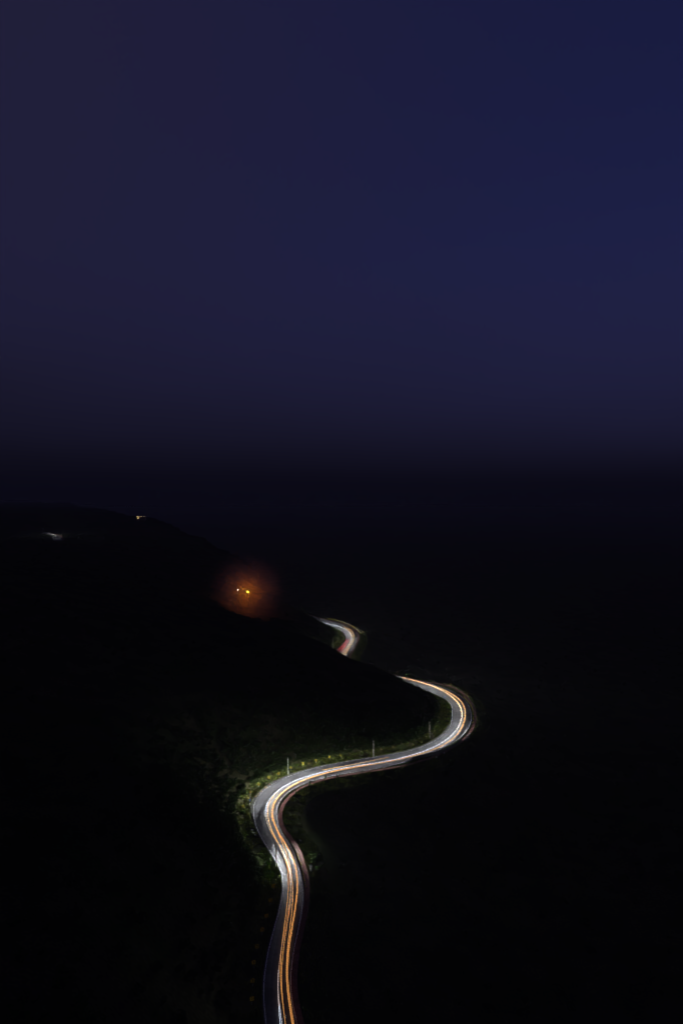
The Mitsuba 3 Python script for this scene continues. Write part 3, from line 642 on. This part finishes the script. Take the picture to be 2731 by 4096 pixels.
SHRUBS = [(135.5, 9.7, 0.6, 'bright green broad leaved shrub beyond the grey cabinet', 'm_leaf_bright', 90, 0.8, 0.4), (136.5, 12.0, 0.5, 'small bright green shrub farthest right of the lit pool', 'm_leaf_bright', 60, 0.8, 0.4),
          (132.2, 8.9, 0.9, 'grassy shrub at the foot of the grey cabinet', 'm_leaf_dry', 300, 0.8, 0.35), (139.6, 9.4, 1.3, 'dim round shrub behind the lit footpath bend', 'm_leaf', 500, 0.9, 0.22),
          (142.5, 10.6, 1.4, 'larger dim shrub beyond the lit footpath bend', 'm_leaf', 500, 0.9, 0.22), (134.6, -7.4, 0.9, 'brightly lit spiky shrub at the edge of the grass patch left of the bright pool', 'm_leaf_bright', 260, 0.7, 0.4),
          (140.5, -7.9, 0.9, 'lit shrub behind the nearest utility pole', 'm_leaf_bright', 220, 0.8, 0.35), (221.5, -12.2, 1.7, 'dark shrub behind the plain pale pole', 'm_leaf', 600, 1.0, 0.24),
          (233.7, -13.2, 1.5, 'upright dark shrub behind the chevron signs', 'm_leaf', 420, 1.3, 0.22), (235.0, -11.9, 0.8, 'pale feathery shrub between two chevron signs', 'm_leaf_dry', 260, 0.7, 0.3),
          (212.0, -12.6, 1.5, 'dark shrub above the fallen branch', 'm_leaf', 500, 0.9, 0.24), (197.0, -12.6, 1.8, 'dark shrub on the bank left of the blue sign pole', 'm_leaf', 600, 1.0, 0.24),
          (183.0, -9.8, 1.1, 'low shrub at the outer edge of the left bend', 'm_leaf', 360, 0.7, 0.24), (174.0, -8.6, 0.9, 'low shrub above the pale broken stones', 'm_leaf', 300, 0.7, 0.24),
          (274.6, -10.9, 0.9, 'slim yellowish shrub right of the pole with the white plate', 'm_leaf_dry', 200, 1.6, 0.2), (283.5, -10.6, 0.9, 'slim yellowish shrub midway along the middle straight', 'm_leaf_dry', 200, 1.6, 0.2),
          (262.0, -11.0, 0.8, 'slim dark shrub left of the pole with the white plate', 'm_leaf', 200, 1.5, 0.2),
          (465.0, 12.8, 1.5, 'bright green shrub on the outer verge near the hill shoulder', 'm_leaf_bright', 400, 0.8, 0.3), (396.0, 12.0, 1.4, 'dim green shrub beyond the red footpath at the right bend', 'm_leaf', 400, 0.9, 0.25),
          (650.0, 12.8, 1.8, 'tall grassy shrub at the near end of the distant rail', 'm_leaf_dry', 400, 1.1, 0.3), (640.0, 13.2, 2.0, 'dim shrub right of the distant bend', 'm_leaf', 400, 0.9, 0.3),
          (615.0, 12.4, 1.9, 'dim shrub below the distant rail beside the footpath', 'm_leaf', 400, 0.9, 0.3), (674.0, -11.2, 1.9, 'ragged dark shrub rising in front of the distant bend', 'm_leaf', 500, 1.1, 0.3),
          (655.0, -11.5, 2.0, 'dark shrub on the inside of the distant bend', 'm_leaf', 500, 1.0, 0.3), (690.0, -11.0, 1.5, 'dark shrub in front of the far end of the distant bend', 'm_leaf', 500, 0.9, 0.3)]
for i, (s, o, r, text, mat, n, hh, size) in enumerate(SHRUBS):
    shrub(s, o, r, text, mat, n, hh, size, None, i)


def conifer_mesh(h, rng):
    v, f = [], []
    n = int(60 * h)
    for i in range(n):
        t = rng.uniform(0.06, 1.0)
        reach = (1 - t) ** 0.8 * 0.30 * h + 0.06
        a = rng.uniform(0, 2 * np.pi)
        d = np.array([math.cos(a), math.sin(a), 0])
        w = np.array([-d[1], d[0], 0]) * 0.10
        z = t * h
        p0, p1 = d * 0.02 + [0, 0, z + 0.10], d * reach * rng.uniform(0.7, 1.1) + [0, 0, z - 0.12]
        k = len(v)
        v += [p0 - w * 0.3, p0 + w * 0.3, (p0 + p1) / 2 - w, (p0 + p1) / 2 + w, p1]
        f += [[k, k + 1, k + 3], [k, k + 3, k + 2], [k + 2, k + 3, k + 4]]
    return trimesh.Trimesh(v, f, process=False)


for i, (s, o, h, text) in enumerate([(205.5, 9.6, 2.4, 'bushy little conifer at the inner edge of the left bend'), (219.8, 9.2, 3.4, 'tallest little conifer beside the footpath after the left bend'), (232.5, 7.6, 2.4, 'little conifer in front of the orange streak on the middle straight'),
                                     (238.5, 9.3, 1.6, 'little conifer, fourth along the footpath from the left bend'), (253.2, 9.4, 1.7, 'little conifer at the middle of the footpath straight'), (282.3, 9.2, 1.7, 'little conifer where the parapet starts'),
                                     (290.6, 8.6, 2.4, 'dark conifer in front of the parapet, left one'), (298.0, 10.6, 1.9, 'dark conifer below the parapet middle'), (312.6, 10.0, 1.9, 'dark conifer near the right end of the parapet'), (337.6, 10.0, 2.0, 'dark conifer on the footpath edge round the right bend')]):
    rng = np.random.default_rng(300 + i)
    b = ground(s, o)
    k = thing('conifer', text, 'conifer', 'little conifers along the footpath')
    part(k, 'crown', move(conifer_mesh(h, rng), b + [0, 0, 0.15]), 'm_leaf')
    part(k, 'trunk', rod(b - [0, 0, 0.2], b + [0, 0, h * 0.9], 0.06, 0.02), 'm_bark')


def tree(p, h, text, seed, r=None):
    rng = np.random.default_rng(500 + seed)
    r = r or h * 0.36
    k = thing('tree', text, 'tree')
    part(k, 'crown', move(leaf_cloud(900, r, 0.34, 1.15, rng, 8), np.asarray(p) + [0, 0, h - 2.0 * r]), 'm_leaf')
    top = np.asarray(p) + [0, 0, h - r]
    limbs = [rod(np.asarray(p) - [0, 0, 0.5], top, 0.16, 0.07)] + [rod(np.asarray(p) + [0, 0, h * q], top + np.r_[rng.normal(0, r * 0.5, 2), rng.uniform(-0.2, 0.5) * r], 0.07, 0.03) for q in (0.4, 0.5, 0.6)]
    part(k, 'trunk', trimesh.util.concatenate(limbs), 'm_bark')


for i, (x, y, h, text) in enumerate([(-38.5, 752, 10.0, 'dark tree in front of the far end of the distant bend, tallest'), (-43.5, 755, 11.5, 'dark tree left of the far end of the distant bend'), (-35.6, 749, 7.0, 'small dark tree beside the far end of the distant bend'),
                                     (-48.0, 760, 12.0, 'dark tree on the slope hiding the continuing road')]):
    tree((x, y, float(terrain(x, y))), h, text, i)

# ---------------------------------------------------------------- the far stretch of the road on its shelf of the hillside
FARX, FARY = np.array([-497, -480, -455, -437.5, -423.5, -411, -393.5, -376, -358, -340, -325.0]), np.array([1120, 1082, 1041, 1012, 989, 968, 937, 900, 860, 818, 780.0])
FAR_LEN = np.r_[0, np.cumsum(np.hypot(np.diff(FARX), np.diff(FARY)))]
FX, FY = CubicSpline(FAR_LEN, FARX), CubicSpline(FAR_LEN, FARY)


def far_line(o, z, a, b, n=40):
    u = np.linspace(a, b, n)
    tx, ty = FX(u, 1), FY(u, 1)
    k = np.hypot(tx, ty)
    return np.stack([FX(u) - ty / k * o, FY(u) + tx / k * o, u * 0 + z], -1)


def far_strip(o0, o1, z, a, b, n=60, skirt=0.0):
    p = [far_line(o, z - (skirt if e in (0, 3) else 0), a, b, n) for e, o in enumerate((o0, o0, o1, o1) if skirt else (o0, o1))]
    m = len(p)
    v = np.stack(p, 1).reshape(-1, 3)
    i = np.arange(n * m).reshape(n, m)
    f = np.stack([i[:-1, :-1], i[:-1, 1:], i[1:, 1:], i[1:, :-1]], -1).reshape(-1, 4)[:, ::-1]
    uv = np.stack([np.broadcast_to(np.linspace(o0, o1, m)[None], (n, m)), np.broadcast_to(np.linspace(a, b, n)[:, None], (n, m))], -1).reshape(-1, 2)
    return (v, f), uv


FZ = BENCH_Z + 0.05
m, uv = far_strip(-4.8, 4.8, FZ, 60, 330, 60, 0.15)
setting('far_road', m, 'm_asphalt', uv=uv, label='short stretch of the same road showing far off on the left hillside')
for o, t in ((-4.4, 'right'), (4.4, 'left')):
    m, uv = far_strip(o - 0.12, o + 0.12, FZ + 0.006, 60, 330)
    part('far_road', 'edge_line', m, 'm_line', label=f'white {t} edge line of the far stretch of road')
m, uv = far_strip(5.6, 7.6, FZ + 0.1, 60, 330, 60, 0.3)
setting('far_footpath', m, 'm_brick', uv=uv, label='red footpath beside the far stretch of road')
for i, (u, o, h, text) in enumerate([(134.0, -6.0, 8.5, 'pale pole beside the far stretch of road, left one'), (198.0, -6.0, 8.0, 'dark pole in front of the far stretch of road, middle one'), (214.0, 7.9, 9.0, 'dark pole at the footpath of the far stretch of road, right one')]):
    b = far_line(o, BENCH_Z - 0.3, u, u + 1, 2)[0]
    k = thing('far_utility_pole', text, 'utility pole', 'poles along the far stretch of road')
    part(k, 'shaft', rod(b, b + [0, 0, h], 0.17, 0.11), 'm_concrete' if i == 0 else 'm_timber')
    part(k, 'crossarm', rod(b + [-0.8, 0.17, h - 0.4], b + [0.8, 0.17, h - 0.4], 0.07), 'm_timber')
for i, (u, text) in enumerate([(150.0, 'reflector post far off on the left hillside, left one'), (185.0, 'reflector post far off on the left hillside, middle one'), (206.0, 'reflector post far off on the left hillside, right one')]):
    b = far_line(9.5, BENCH_Z, u, u + 1, 2)[0]
    k = thing('far_reflector_post', text, 'reflector post', 'far reflector posts')
    part(k, 'post', rod(b - [0, 0, 0.3], b + [0, 0, 1.3], 0.1), 'm_black')
    part(k, 'cap', rod(b + [0, 0, 0.8], b + [0, 0, 1.5], 0.2), 'm_white')

# ---------------------------------------------------------------- the traffic's lines of light and its headlamp beams
ORANGE, AMBER, WHITE, COOL, RED = np.array([1.0, 0.46, 0.13]), np.array([1.0, 0.60, 0.24]), np.array([1.0, 0.93, 0.86]), np.array([0.80, 0.88, 1.0]), np.array([1.0, 0.045, 0.03])


def line_thing(text, pts, r, col, power, seg=14.0):
    """A line of light as a tube at lamp height; power(s) from 0 to 1 along it, in stretches a few metres long."""
    k = thing('light_trail', text, 'light trail')
    s, p = pts
    n = max(1, int(round((s[-1] - s[0]) / seg)))
    for i in range(n):
        a, b = s[0] + (s[-1] - s[0]) * i / n, s[0] + (s[-1] - s[0]) * (i + 1) / n
        u = np.linspace(a, b, max(3, int((b - a) / 1.5)))
        q = np.stack([np.interp(u, s, p[:, c]) for c in range(3)], -1)
        mid = 0.5 * (a + b)
        c = col(mid) if callable(col) else col
        L = c * power(mid) * GAIN
        part(k, 'stretch', tube(q, r, 5), {'type': 'diffuse', 'reflectance': {'type': 'rgb', 'value': [round(float(x) * 0.85, 2) for x in c]}}, emitter={'type': 'area', 'radiance': {'type': 'rgb', 'value': [float(max(x, 1e-4)) for x in L]}, 'sampling_weight': 0.03})


def trail_points(key, z=0.52, shift=0.0):
    a, b, i0, t = LINES[key]
    s = np.arange(12.0 if a < 63 else a, b, 1.0)         # the near ones run on under the viewpoint
    o = CubicSpline((i0 + np.arange(len(t))) * 8.0, t)(np.maximum(s, a)) + shift
    return s, np.c_[at(s, o), np.full(len(s), z)]


def prof(*knots):
    ks, kv = zip(*knots)
    return lambda s: float(np.interp(s, ks, kv))


def colour(*knots):
    ks = [k[0] for k in knots]
    kv = np.array([k[1] for k in knots])
    return lambda s: np.array([np.interp(s, ks, kv[:, c]) for c in range(3)])


near_or = prof((60, 1.5), (100, 2.0), (130, 2.2), (150, 2.6), (165, 3.2), (200, 4.0))
R0 = 0.12
GAIN = 0.44
line_thing('leftmost orange light trail of the near straight', trail_points('or1'), R0, ORANGE, prof((60, 0.9), (110, 1.3), (150, 1.2), (162, 0.6)))
line_thing('orange light trail beside the white one, ending inside the left bend', trail_points('or2'), R0, colour((60, ORANGE), (150, ORANGE), (165, AMBER), (210, ORANGE)), prof((60, 0.9), (110, 1.2), (140, 2.0), (165, 3.2), (190, 2.6), (204, 0.7)))
line_thing('thin orange light trail just left of the rightmost one on the near straight', trail_points('or3'), R0, ORANGE, prof((60, 1.0), (110, 1.3), (150, 1.4), (165, 2.6), (182, 2.2)))
line_thing('rightmost long orange light trail running from the bottom through both near bends', trail_points('or4'), R0, colour((60, ORANGE), (180, ORANGE), (200, AMBER), (240, ORANGE), (330, ORANGE), (380, AMBER), (463, ORANGE)),
           prof((60, 1.1), (120, 1.6), (150, 1.6), (180, 3.0), (210, 4.0), (230, 2.2), (262, 1.6), (280, 0.9), (300, 0.9), (330, 2.2), (360, 4.0), (390, 2.6), (415, 1.6), (440, 2.0), (463, 1.6)))
line_thing('right strand of the outer orange light trail on the near straight', trail_points('or4', 0.55, 0.3), R0 * 0.8, ORANGE, prof((60, 1.0), (120, 1.4), (190, 2.6), (240, 1.6), (463, 0.8)))
line_thing('white light trail following the middle of the road from the bottom to the hill shoulder', trail_points('wh1'), R0, colour((60, COOL), (100, ORANGE), (130, WHITE), (160, AMBER), (185, COOL), (280, COOL), (330, WHITE), (370, AMBER), (400, AMBER), (430, AMBER), (462, ORANGE)),
           prof((60, 1.6), (85, 0.7), (100, 0.25), (128, 0.7), (136, 4.0), (146, 3.5), (156, 0.8), (172, 0.6), (185, 2.2), (220, 2.2), (262, 1.5), (285, 2.4), (315, 2.8), (340, 3.0), (365, 6.0), (400, 6.0), (425, 3.0), (462, 2.2)))
line_thing('second thin white light trail beside the middle one up to the left bend', trail_points('wh2'), R0 * 0.8, colour((60, COOL), (100, ORANGE), (130, WHITE), (160, AMBER), (185, COOL), (280, COOL)),
           prof((60, 1.2), (85, 0.5), (100, 0.2), (128, 0.6), (136, 2.4), (146, 2.2), (156, 0.6), (172, 0.5), (185, 2.0), (212, 1.6)))
line_thing('broad pale strand inside the light trail round the right bend', (lambda q: (q[0][350:445], q[1][350:445] + [0.25, 0.0, 0.03]))(trail_points('wh1')), 0.15, colour((350, WHITE), (400, AMBER), (460, WHITE)), prof((350, 0.6), (380, 2.8), (410, 2.8), (440, 1.8), (460, 0.8)))
line_thing('pale inner strand of the light trail through the middle straight and right bend', (lambda q: (q[0][265:440], q[1][265:440]))(trail_points('wh1', 0.5, -0.45)), 0.07, colour((280, COOL), (330, COOL), (380, WHITE), (450, AMBER)), prof((277, 0.4), (320, 1.4), (350, 1.6), (380, 1.2), (450, 0.8)))
line_thing('faint gold strand between the white and the outer orange trail at the right bend', (lambda q: (q[0][320:445], q[1][320:445]))(trail_points('or4', 0.5, -0.5)), 0.07, AMBER, prof((332, 0.6), (360, 1.4), (390, 1.2), (455, 0.7)))
line_thing('faint gold strand beside the outer orange trail in the left bend', (lambda q: (q[0][160:250], q[1][160:250]))(trail_points('or4', 0.5, -0.42)), 0.06, AMBER, prof((172, 0.9), (195, 1.6), (230, 1.2), (262, 0.4)))
line_thing('short faint orange light trail in the left lane of the middle straight', trail_points('lane'), R0, ORANGE, prof((236, 0.9), (250, 0.7), (274, 0.25)))
line_thing('bluish white light trail round the distant bend', trail_points('fw'), 0.20, colour((555, AMBER), (590, COOL), (720, COOL)), prof((555, 1.4), (600, 1.4), (640, 2.6), (690, 2.4), (722, 1.2)))
line_thing('inner orange light trail of the distant bend', trail_points('fa'), 0.18, colour((550, AMBER), (620, AMBER), (690, ORANGE)), prof((550, 3.0), (620, 3.4), (688, 1.8)))
line_thing('outer orange light trail of the distant bend', trail_points('fb'), 0.18, colour((550, AMBER), (620, AMBER), (690, ORANGE)), prof((550, 2.6), (620, 2.6), (680, 1.4)))
line_thing('left red light trail before the distant bend', trail_points('fr1', 0.55), 0.14, RED, prof((570, 3.4), (621, 2.8)))
line_thing('right red light trail before the distant bend', trail_points('fr2', 0.55), 0.15, RED, prof((570, 4.0), (621, 2.8)))
for o, a, b, text in ((1.6, 130, 208, 'left white light trail on the far stretch of road'), (-1.4, 142, 226, 'right white light trail on the far stretch of road')):
    p = far_line(o, FZ + 0.5, a, b, 60)
    line_thing(text, (np.linspace(a, b, 60), p), 0.24, WHITE, prof((a, 0.15), (a + 40, 0.4), (b - 10, 2.2), (b, 1.2)), 12)

TAN = math.tan(math.radians(72))


def headlamp(p, n, uv):
    """Light pattern of a dipped headlamp: wide, strongest just under the horizon, weaker towards the ground close in front, a little stray light above."""
    tb, ta = (uv.x - 0.5) * 2 * TAN, BEAM_UP * (uv.y - 0.5) * 2 * TAN
    down = dr.power(0.06 / dr.maximum(ta, 0.06), 1.4)
    side = dr.exp(-dr.square(tb / 1.15))
    return down * mikit.smoothstep(-0.10, 0.06, ta) * side + 0.075 * mikit.smoothstep(0.06, -0.05, ta) * (0.35 + 0.65 * side) * mikit.smoothstep(-1.4, -0.3, ta)


BEAM_UP = -1.0


def lane_mid(s):
    if s < 462:
        return 0.5 * (np.interp(s, *_wh) + np.interp(s, *_or))
    return np.interp(s, *_fm)


_q = lambda k: ((LINES[k][2] + np.arange(len(LINES[k][3]))) * 8.0, LINES[k][3])
_wh, _or = _q('wh1'), _q('or4')
_fm = ([462, 500, 540, 556, 600, 680, 720, 760], [3.2, 2.0, 1.6, 1.2, 1.6, 1.0, -2.0, -3.0])
BEAM = prof((60, 0.09), (76, 0.07), (86, 0.015), (128, 0.015), (145, 0.02), (162, 0.03), (186, 0.06), (193, 0.4), (202, 1.7), (236, 1.7), (262, 0.7), (285, 0.7), (315, 0.8), (345, 0.8), (362, 0.5), (380, 0.25), (415, 0.25), (435, 0.75), (470, 0.75), (490, 0.4), (530, 0.3), (560, 0.34), (600, 0.36), (700, 0.42), (745, 0.36))


def beam(pos, aim, power, tint):
    share = max(0.1, min(1.5, power / 3000.0))
    scene[f'headlamp_beam_{len([k for k in scene if k.startswith("headlamp_beam")]):03d}'] = {
        'type': 'spot', 'cutoff_angle': 72.0, 'beam_width': 71.0, 'texture': mikit.proc(headlamp), 'sampling_weight': share,
        'intensity': {'type': 'rgb', 'value': [float(x) for x in np.array(tint) * power]},
        'to_world': T().look_at(origin=[float(x) for x in pos], target=[float(x) for x in np.asarray(pos) + aim], up=[0, 0, 1])}


POWER = 3900.0
s = 66.0
while s < 748:
    w = BEAM(s)
    if w > 0.025:
        t = tangent(s)
        beam(np.r_[at(s, lane_mid(s)), 1.1], np.r_[-t, -0.02], POWER * w, (0.95, 0.97, 1.03) if s < 500 else (0.86, 0.93, 1.0))
    s += 6.5
for s in (147.0, 150.5, 154.0, 157.5):               # headlamps placed here to make the bright pool, dipped low
    beam(np.r_[at(s, 1.3), 1.15], np.r_[-tangent(s), -0.105], POWER * 2.2, (0.93, 0.97, 1.05))
AWAY = prof((60, 0.0), (117, 0.0), (121, 1.1), (131, 1.1), (134, 0.0), (166, 0.0), (182, 0.7), (222, 0.85), (240, 0.3), (285, 0.35), (320, 0.6), (345, 0.3), (365, 0.25), (385, 0.7), (410, 0.5), (440, 0.15), (560, 0.15), (585, 0.5), (660, 0.6), (720, 0.4))
s = 62.0
while s < 722:                                       # traffic going away in the left lane: its headlamps face up the road
    w = AWAY(s)
    if w > 0.03:
        beam(np.r_[at(s, float(left(s)) * 0.5), 1.1], np.r_[tangent(s), -0.02], POWER * w, (1.0, 0.97, 0.95))
    s += 9.0
for u in (148, 160, 172, 184, 196, 208, 220):
    p = far_line(0.0, FZ + 1.15, u, u + 1, 2)
    beam(p[0], p[1] - p[0], 3000.0, (0.95, 0.97, 1.0))

# ---------------------------------------------------------------- the amber lamp on the hillside, mist added to stand in for its glare
LAMP = np.array([-92.1, 670.0, 43.7])
b = np.array([LAMP[0] + 0.6, LAMP[1] + 0.9, float(terrain(LAMP[0] + 0.6, LAMP[1] + 0.9)) - 0.3])
k = thing('street_lamp', 'glaring amber lamp on a tall mast on the dark hillside above the distant bend', 'street lamp')
part(k, 'post', rod(b, [b[0], b[1], LAMP[2] + 1.0], 0.14, 0.09), 'm_timber')
part(k, 'bracket', rod([b[0], b[1], LAMP[2] + 0.95], LAMP + [0, 0, 0.84], 0.06), 'm_timber')
gl = trimesh.creation.icosphere(subdivisions=2, radius=0.85)
part(k, 'lamp_globe', move(gl, LAMP), 'm_white', True, label='glowing amber lamp globe', emitter={'type': 'area', 'radiance': {'type': 'rgb', 'value': [480.0, 98.0, 1.2]}, 'sampling_weight': 18.0})
LAMP2 = np.array([-102.5, 675.0, 45.0])
b = np.array([LAMP2[0], LAMP2[1] + 0.6, float(terrain(LAMP2[0], LAMP2[1] + 0.6)) - 0.3])
k = thing('small_lamp', 'small white lamp on a post just left of the amber street lamp', 'lamp')
part(k, 'post', rod(b, [b[0], b[1], LAMP2[2] + 0.6], 0.09, 0.07), 'm_timber')
part(k, 'bracket', rod([b[0], b[1], LAMP2[2] + 0.46], LAMP2 + [0, 0, 0.44], 0.04), 'm_timber')
part(k, 'lamp_globe', move(trimesh.creation.icosphere(subdivisions=2, radius=0.45), LAMP2), 'm_white', True, label='glowing white lamp globe', emitter={'type': 'area', 'radiance': {'type': 'rgb', 'value': [26.0, 22.0, 17.0]}, 'sampling_weight': 0.5})
w = np.linspace(0, 1, 16)[:, None]
e = np.array([-44.0, 690.0, 46.0])
put('lamp_cable', tube((LAMP + [0, 0, 0.9]) * (1 - w) + e * w - [0, 0, 1] * (w * (1 - w) * 5), 0.02, 5), 'm_cable')
labels['lamp_cable'] = {'label': 'thin cable running right from the amber street lamp', 'category': 'cable'}
b = np.array([e[0], e[1] + 0.15, float(terrain(e[0], e[1])) - 0.3])
k = thing('cable_pole', 'unlit pole carrying the cable right of the amber street lamp', 'utility pole')
part(k, 'shaft', rod(b, [b[0], b[1], e[2] + 0.3], 0.15, 0.10), 'm_timber')
part(k, 'crossarm', rod([b[0] - 0.7, b[1] + 0.2, e[2] - 0.2], [b[0] + 0.7, b[1] + 0.2, e[2] - 0.2], 0.06), 'm_timber')
HALO_R = 48.0
ax = (np.arange(40) + 0.5) / 20 - 1
zz, yy, xx = np.meshgrid(ax, ax, ax, indexing='ij')
rr = np.sqrt(xx ** 2 + yy ** 2 + zz ** 2)
dens = np.clip(1 - rr, 0, 1) ** 2.6 * 0.075 + 0.00017
scene['added_halo_mist'] = {'type': 'cube', 'bsdf': {'type': 'null'}, 'to_world': T().translate([float(x) for x in LAMP]).scale(HALO_R),
                      'interior': {'type': 'heterogeneous', 'albedo': {'type': 'constvolume', 'value': 0.5},
                                   'sigma_t': {'type': 'gridvolume', 'grid': mi.VolumeGrid(dens[..., None].astype(np.float32)), 'to_world': T().translate([float(x) for x in LAMP - HALO_R]).scale(2 * HALO_R)}},
                      'exterior': {'type': 'ref', 'id': 'haze_air'}}
labels['added_halo_mist'] = {'label': 'thin mist added to give the amber street lamp its glare halo', 'kind': 'stuff'}

# ---------------------------------------------------------------- the lit house far up on the left
H = np.array([-426.6, 1420.0, float(terrain(-426.6, 1420.0))])
H[2] = 89.4
k = thing('hill_house', 'far house on the left hillside with amber lit eaves and a lit doorway', 'house')
part(k, 'entrance_wing', move(box(4.6, 5.0, 11.6), H + [2.3, 2.5, 5.0]), 'm_house_wall')
part(k, 'main_wing', move(box(13.5, 7.0, 7.0), H + [11.4, 5.6, 6.0]), 'm_house_wall')
part(k, 'roof', trimesh.Trimesh(np.array([[-0.8, -0.6, 0], [19.2, -0.6, 0], [19.2, 10, 0], [-0.8, 10, 0], [3, 4.7, 2.4], [15.5, 4.7, 2.4]], float) + H + [0, 0, 10.9],
                                [[0, 1, 5], [0, 5, 4], [1, 2, 5], [2, 3, 4], [2, 4, 5], [3, 0, 4], [0, 3, 2], [0, 2, 1]], process=False), 'm_roof')


def glow(name, ext, c, L, label):
    part(k, name, move(box(*ext), H + np.array(c)), 'm_white', label=label, emitter={'type': 'area', 'radiance': {'type': 'rgb', 'value': list(L)}, 'sampling_weight': 0.05})


glow('eaves_light', (4.4, 0.12, 0.7), (2.2, -0.2, 10.4), (2.2, 1.35, 0.45), 'bright amber strip of light at the left end of the eaves')
glow('eaves_light', (3.2, 0.12, 0.6), (6.1, 1.9, 10.5), (0.45, 0.28, 0.16), 'dim middle strip of light under the eaves')
glow('eaves_light', (3.4, 0.12, 0.8), (9.5, 1.9, 10.7), (1.9, 0.95, 0.28), 'amber strip of light right of the middle of the eaves')
glow('eaves_light', (4.2, 0.12, 0.6), (16.0, 1.9, 11.0 - 0.3), (0.7, 0.48, 0.28), 'pale strip of light at the right end of the eaves')
glow('doorway_lamp', (0.9, 0.2, 2.2), (3.1, -0.3, 6.9), (2.6, 1.5, 0.35), 'left amber lamp over the doorway')
glow('doorway_lamp', (0.8, 0.2, 0.9), (4.5, -0.3, 7.4), (3.2, 2.7, 1.6), 'right white lamp over the doorway')
part(k, 'door', move(box(1.4, 0.1, 3.2), H + [2.7, -0.08, 1.6]), 'm_timber')
part(k, 'step', move(box(4.6, 2.0, 0.3), H + [2.6, -1.1, 0.1]), 'm_house_wall')
for q in (0.4, 4.3):
    part(k, 'pillar', rod(H + [q, -1.6, 0.2], H + [q, -1.6, 5.2], 0.25), 'm_house_wall')

# ---------------------------------------------------------------- night haze over the valley
scene['haze'] = {'type': 'cube', 'bsdf': {'type': 'null'}, 'to_world': T().translate([0, 300, 200]).scale([20500, 20500, 270]), 'interior': {'type': 'ref', 'id': 'haze_air'}}
labels['haze'] = {'label': 'dark night haze over the valley', 'kind': 'stuff'}
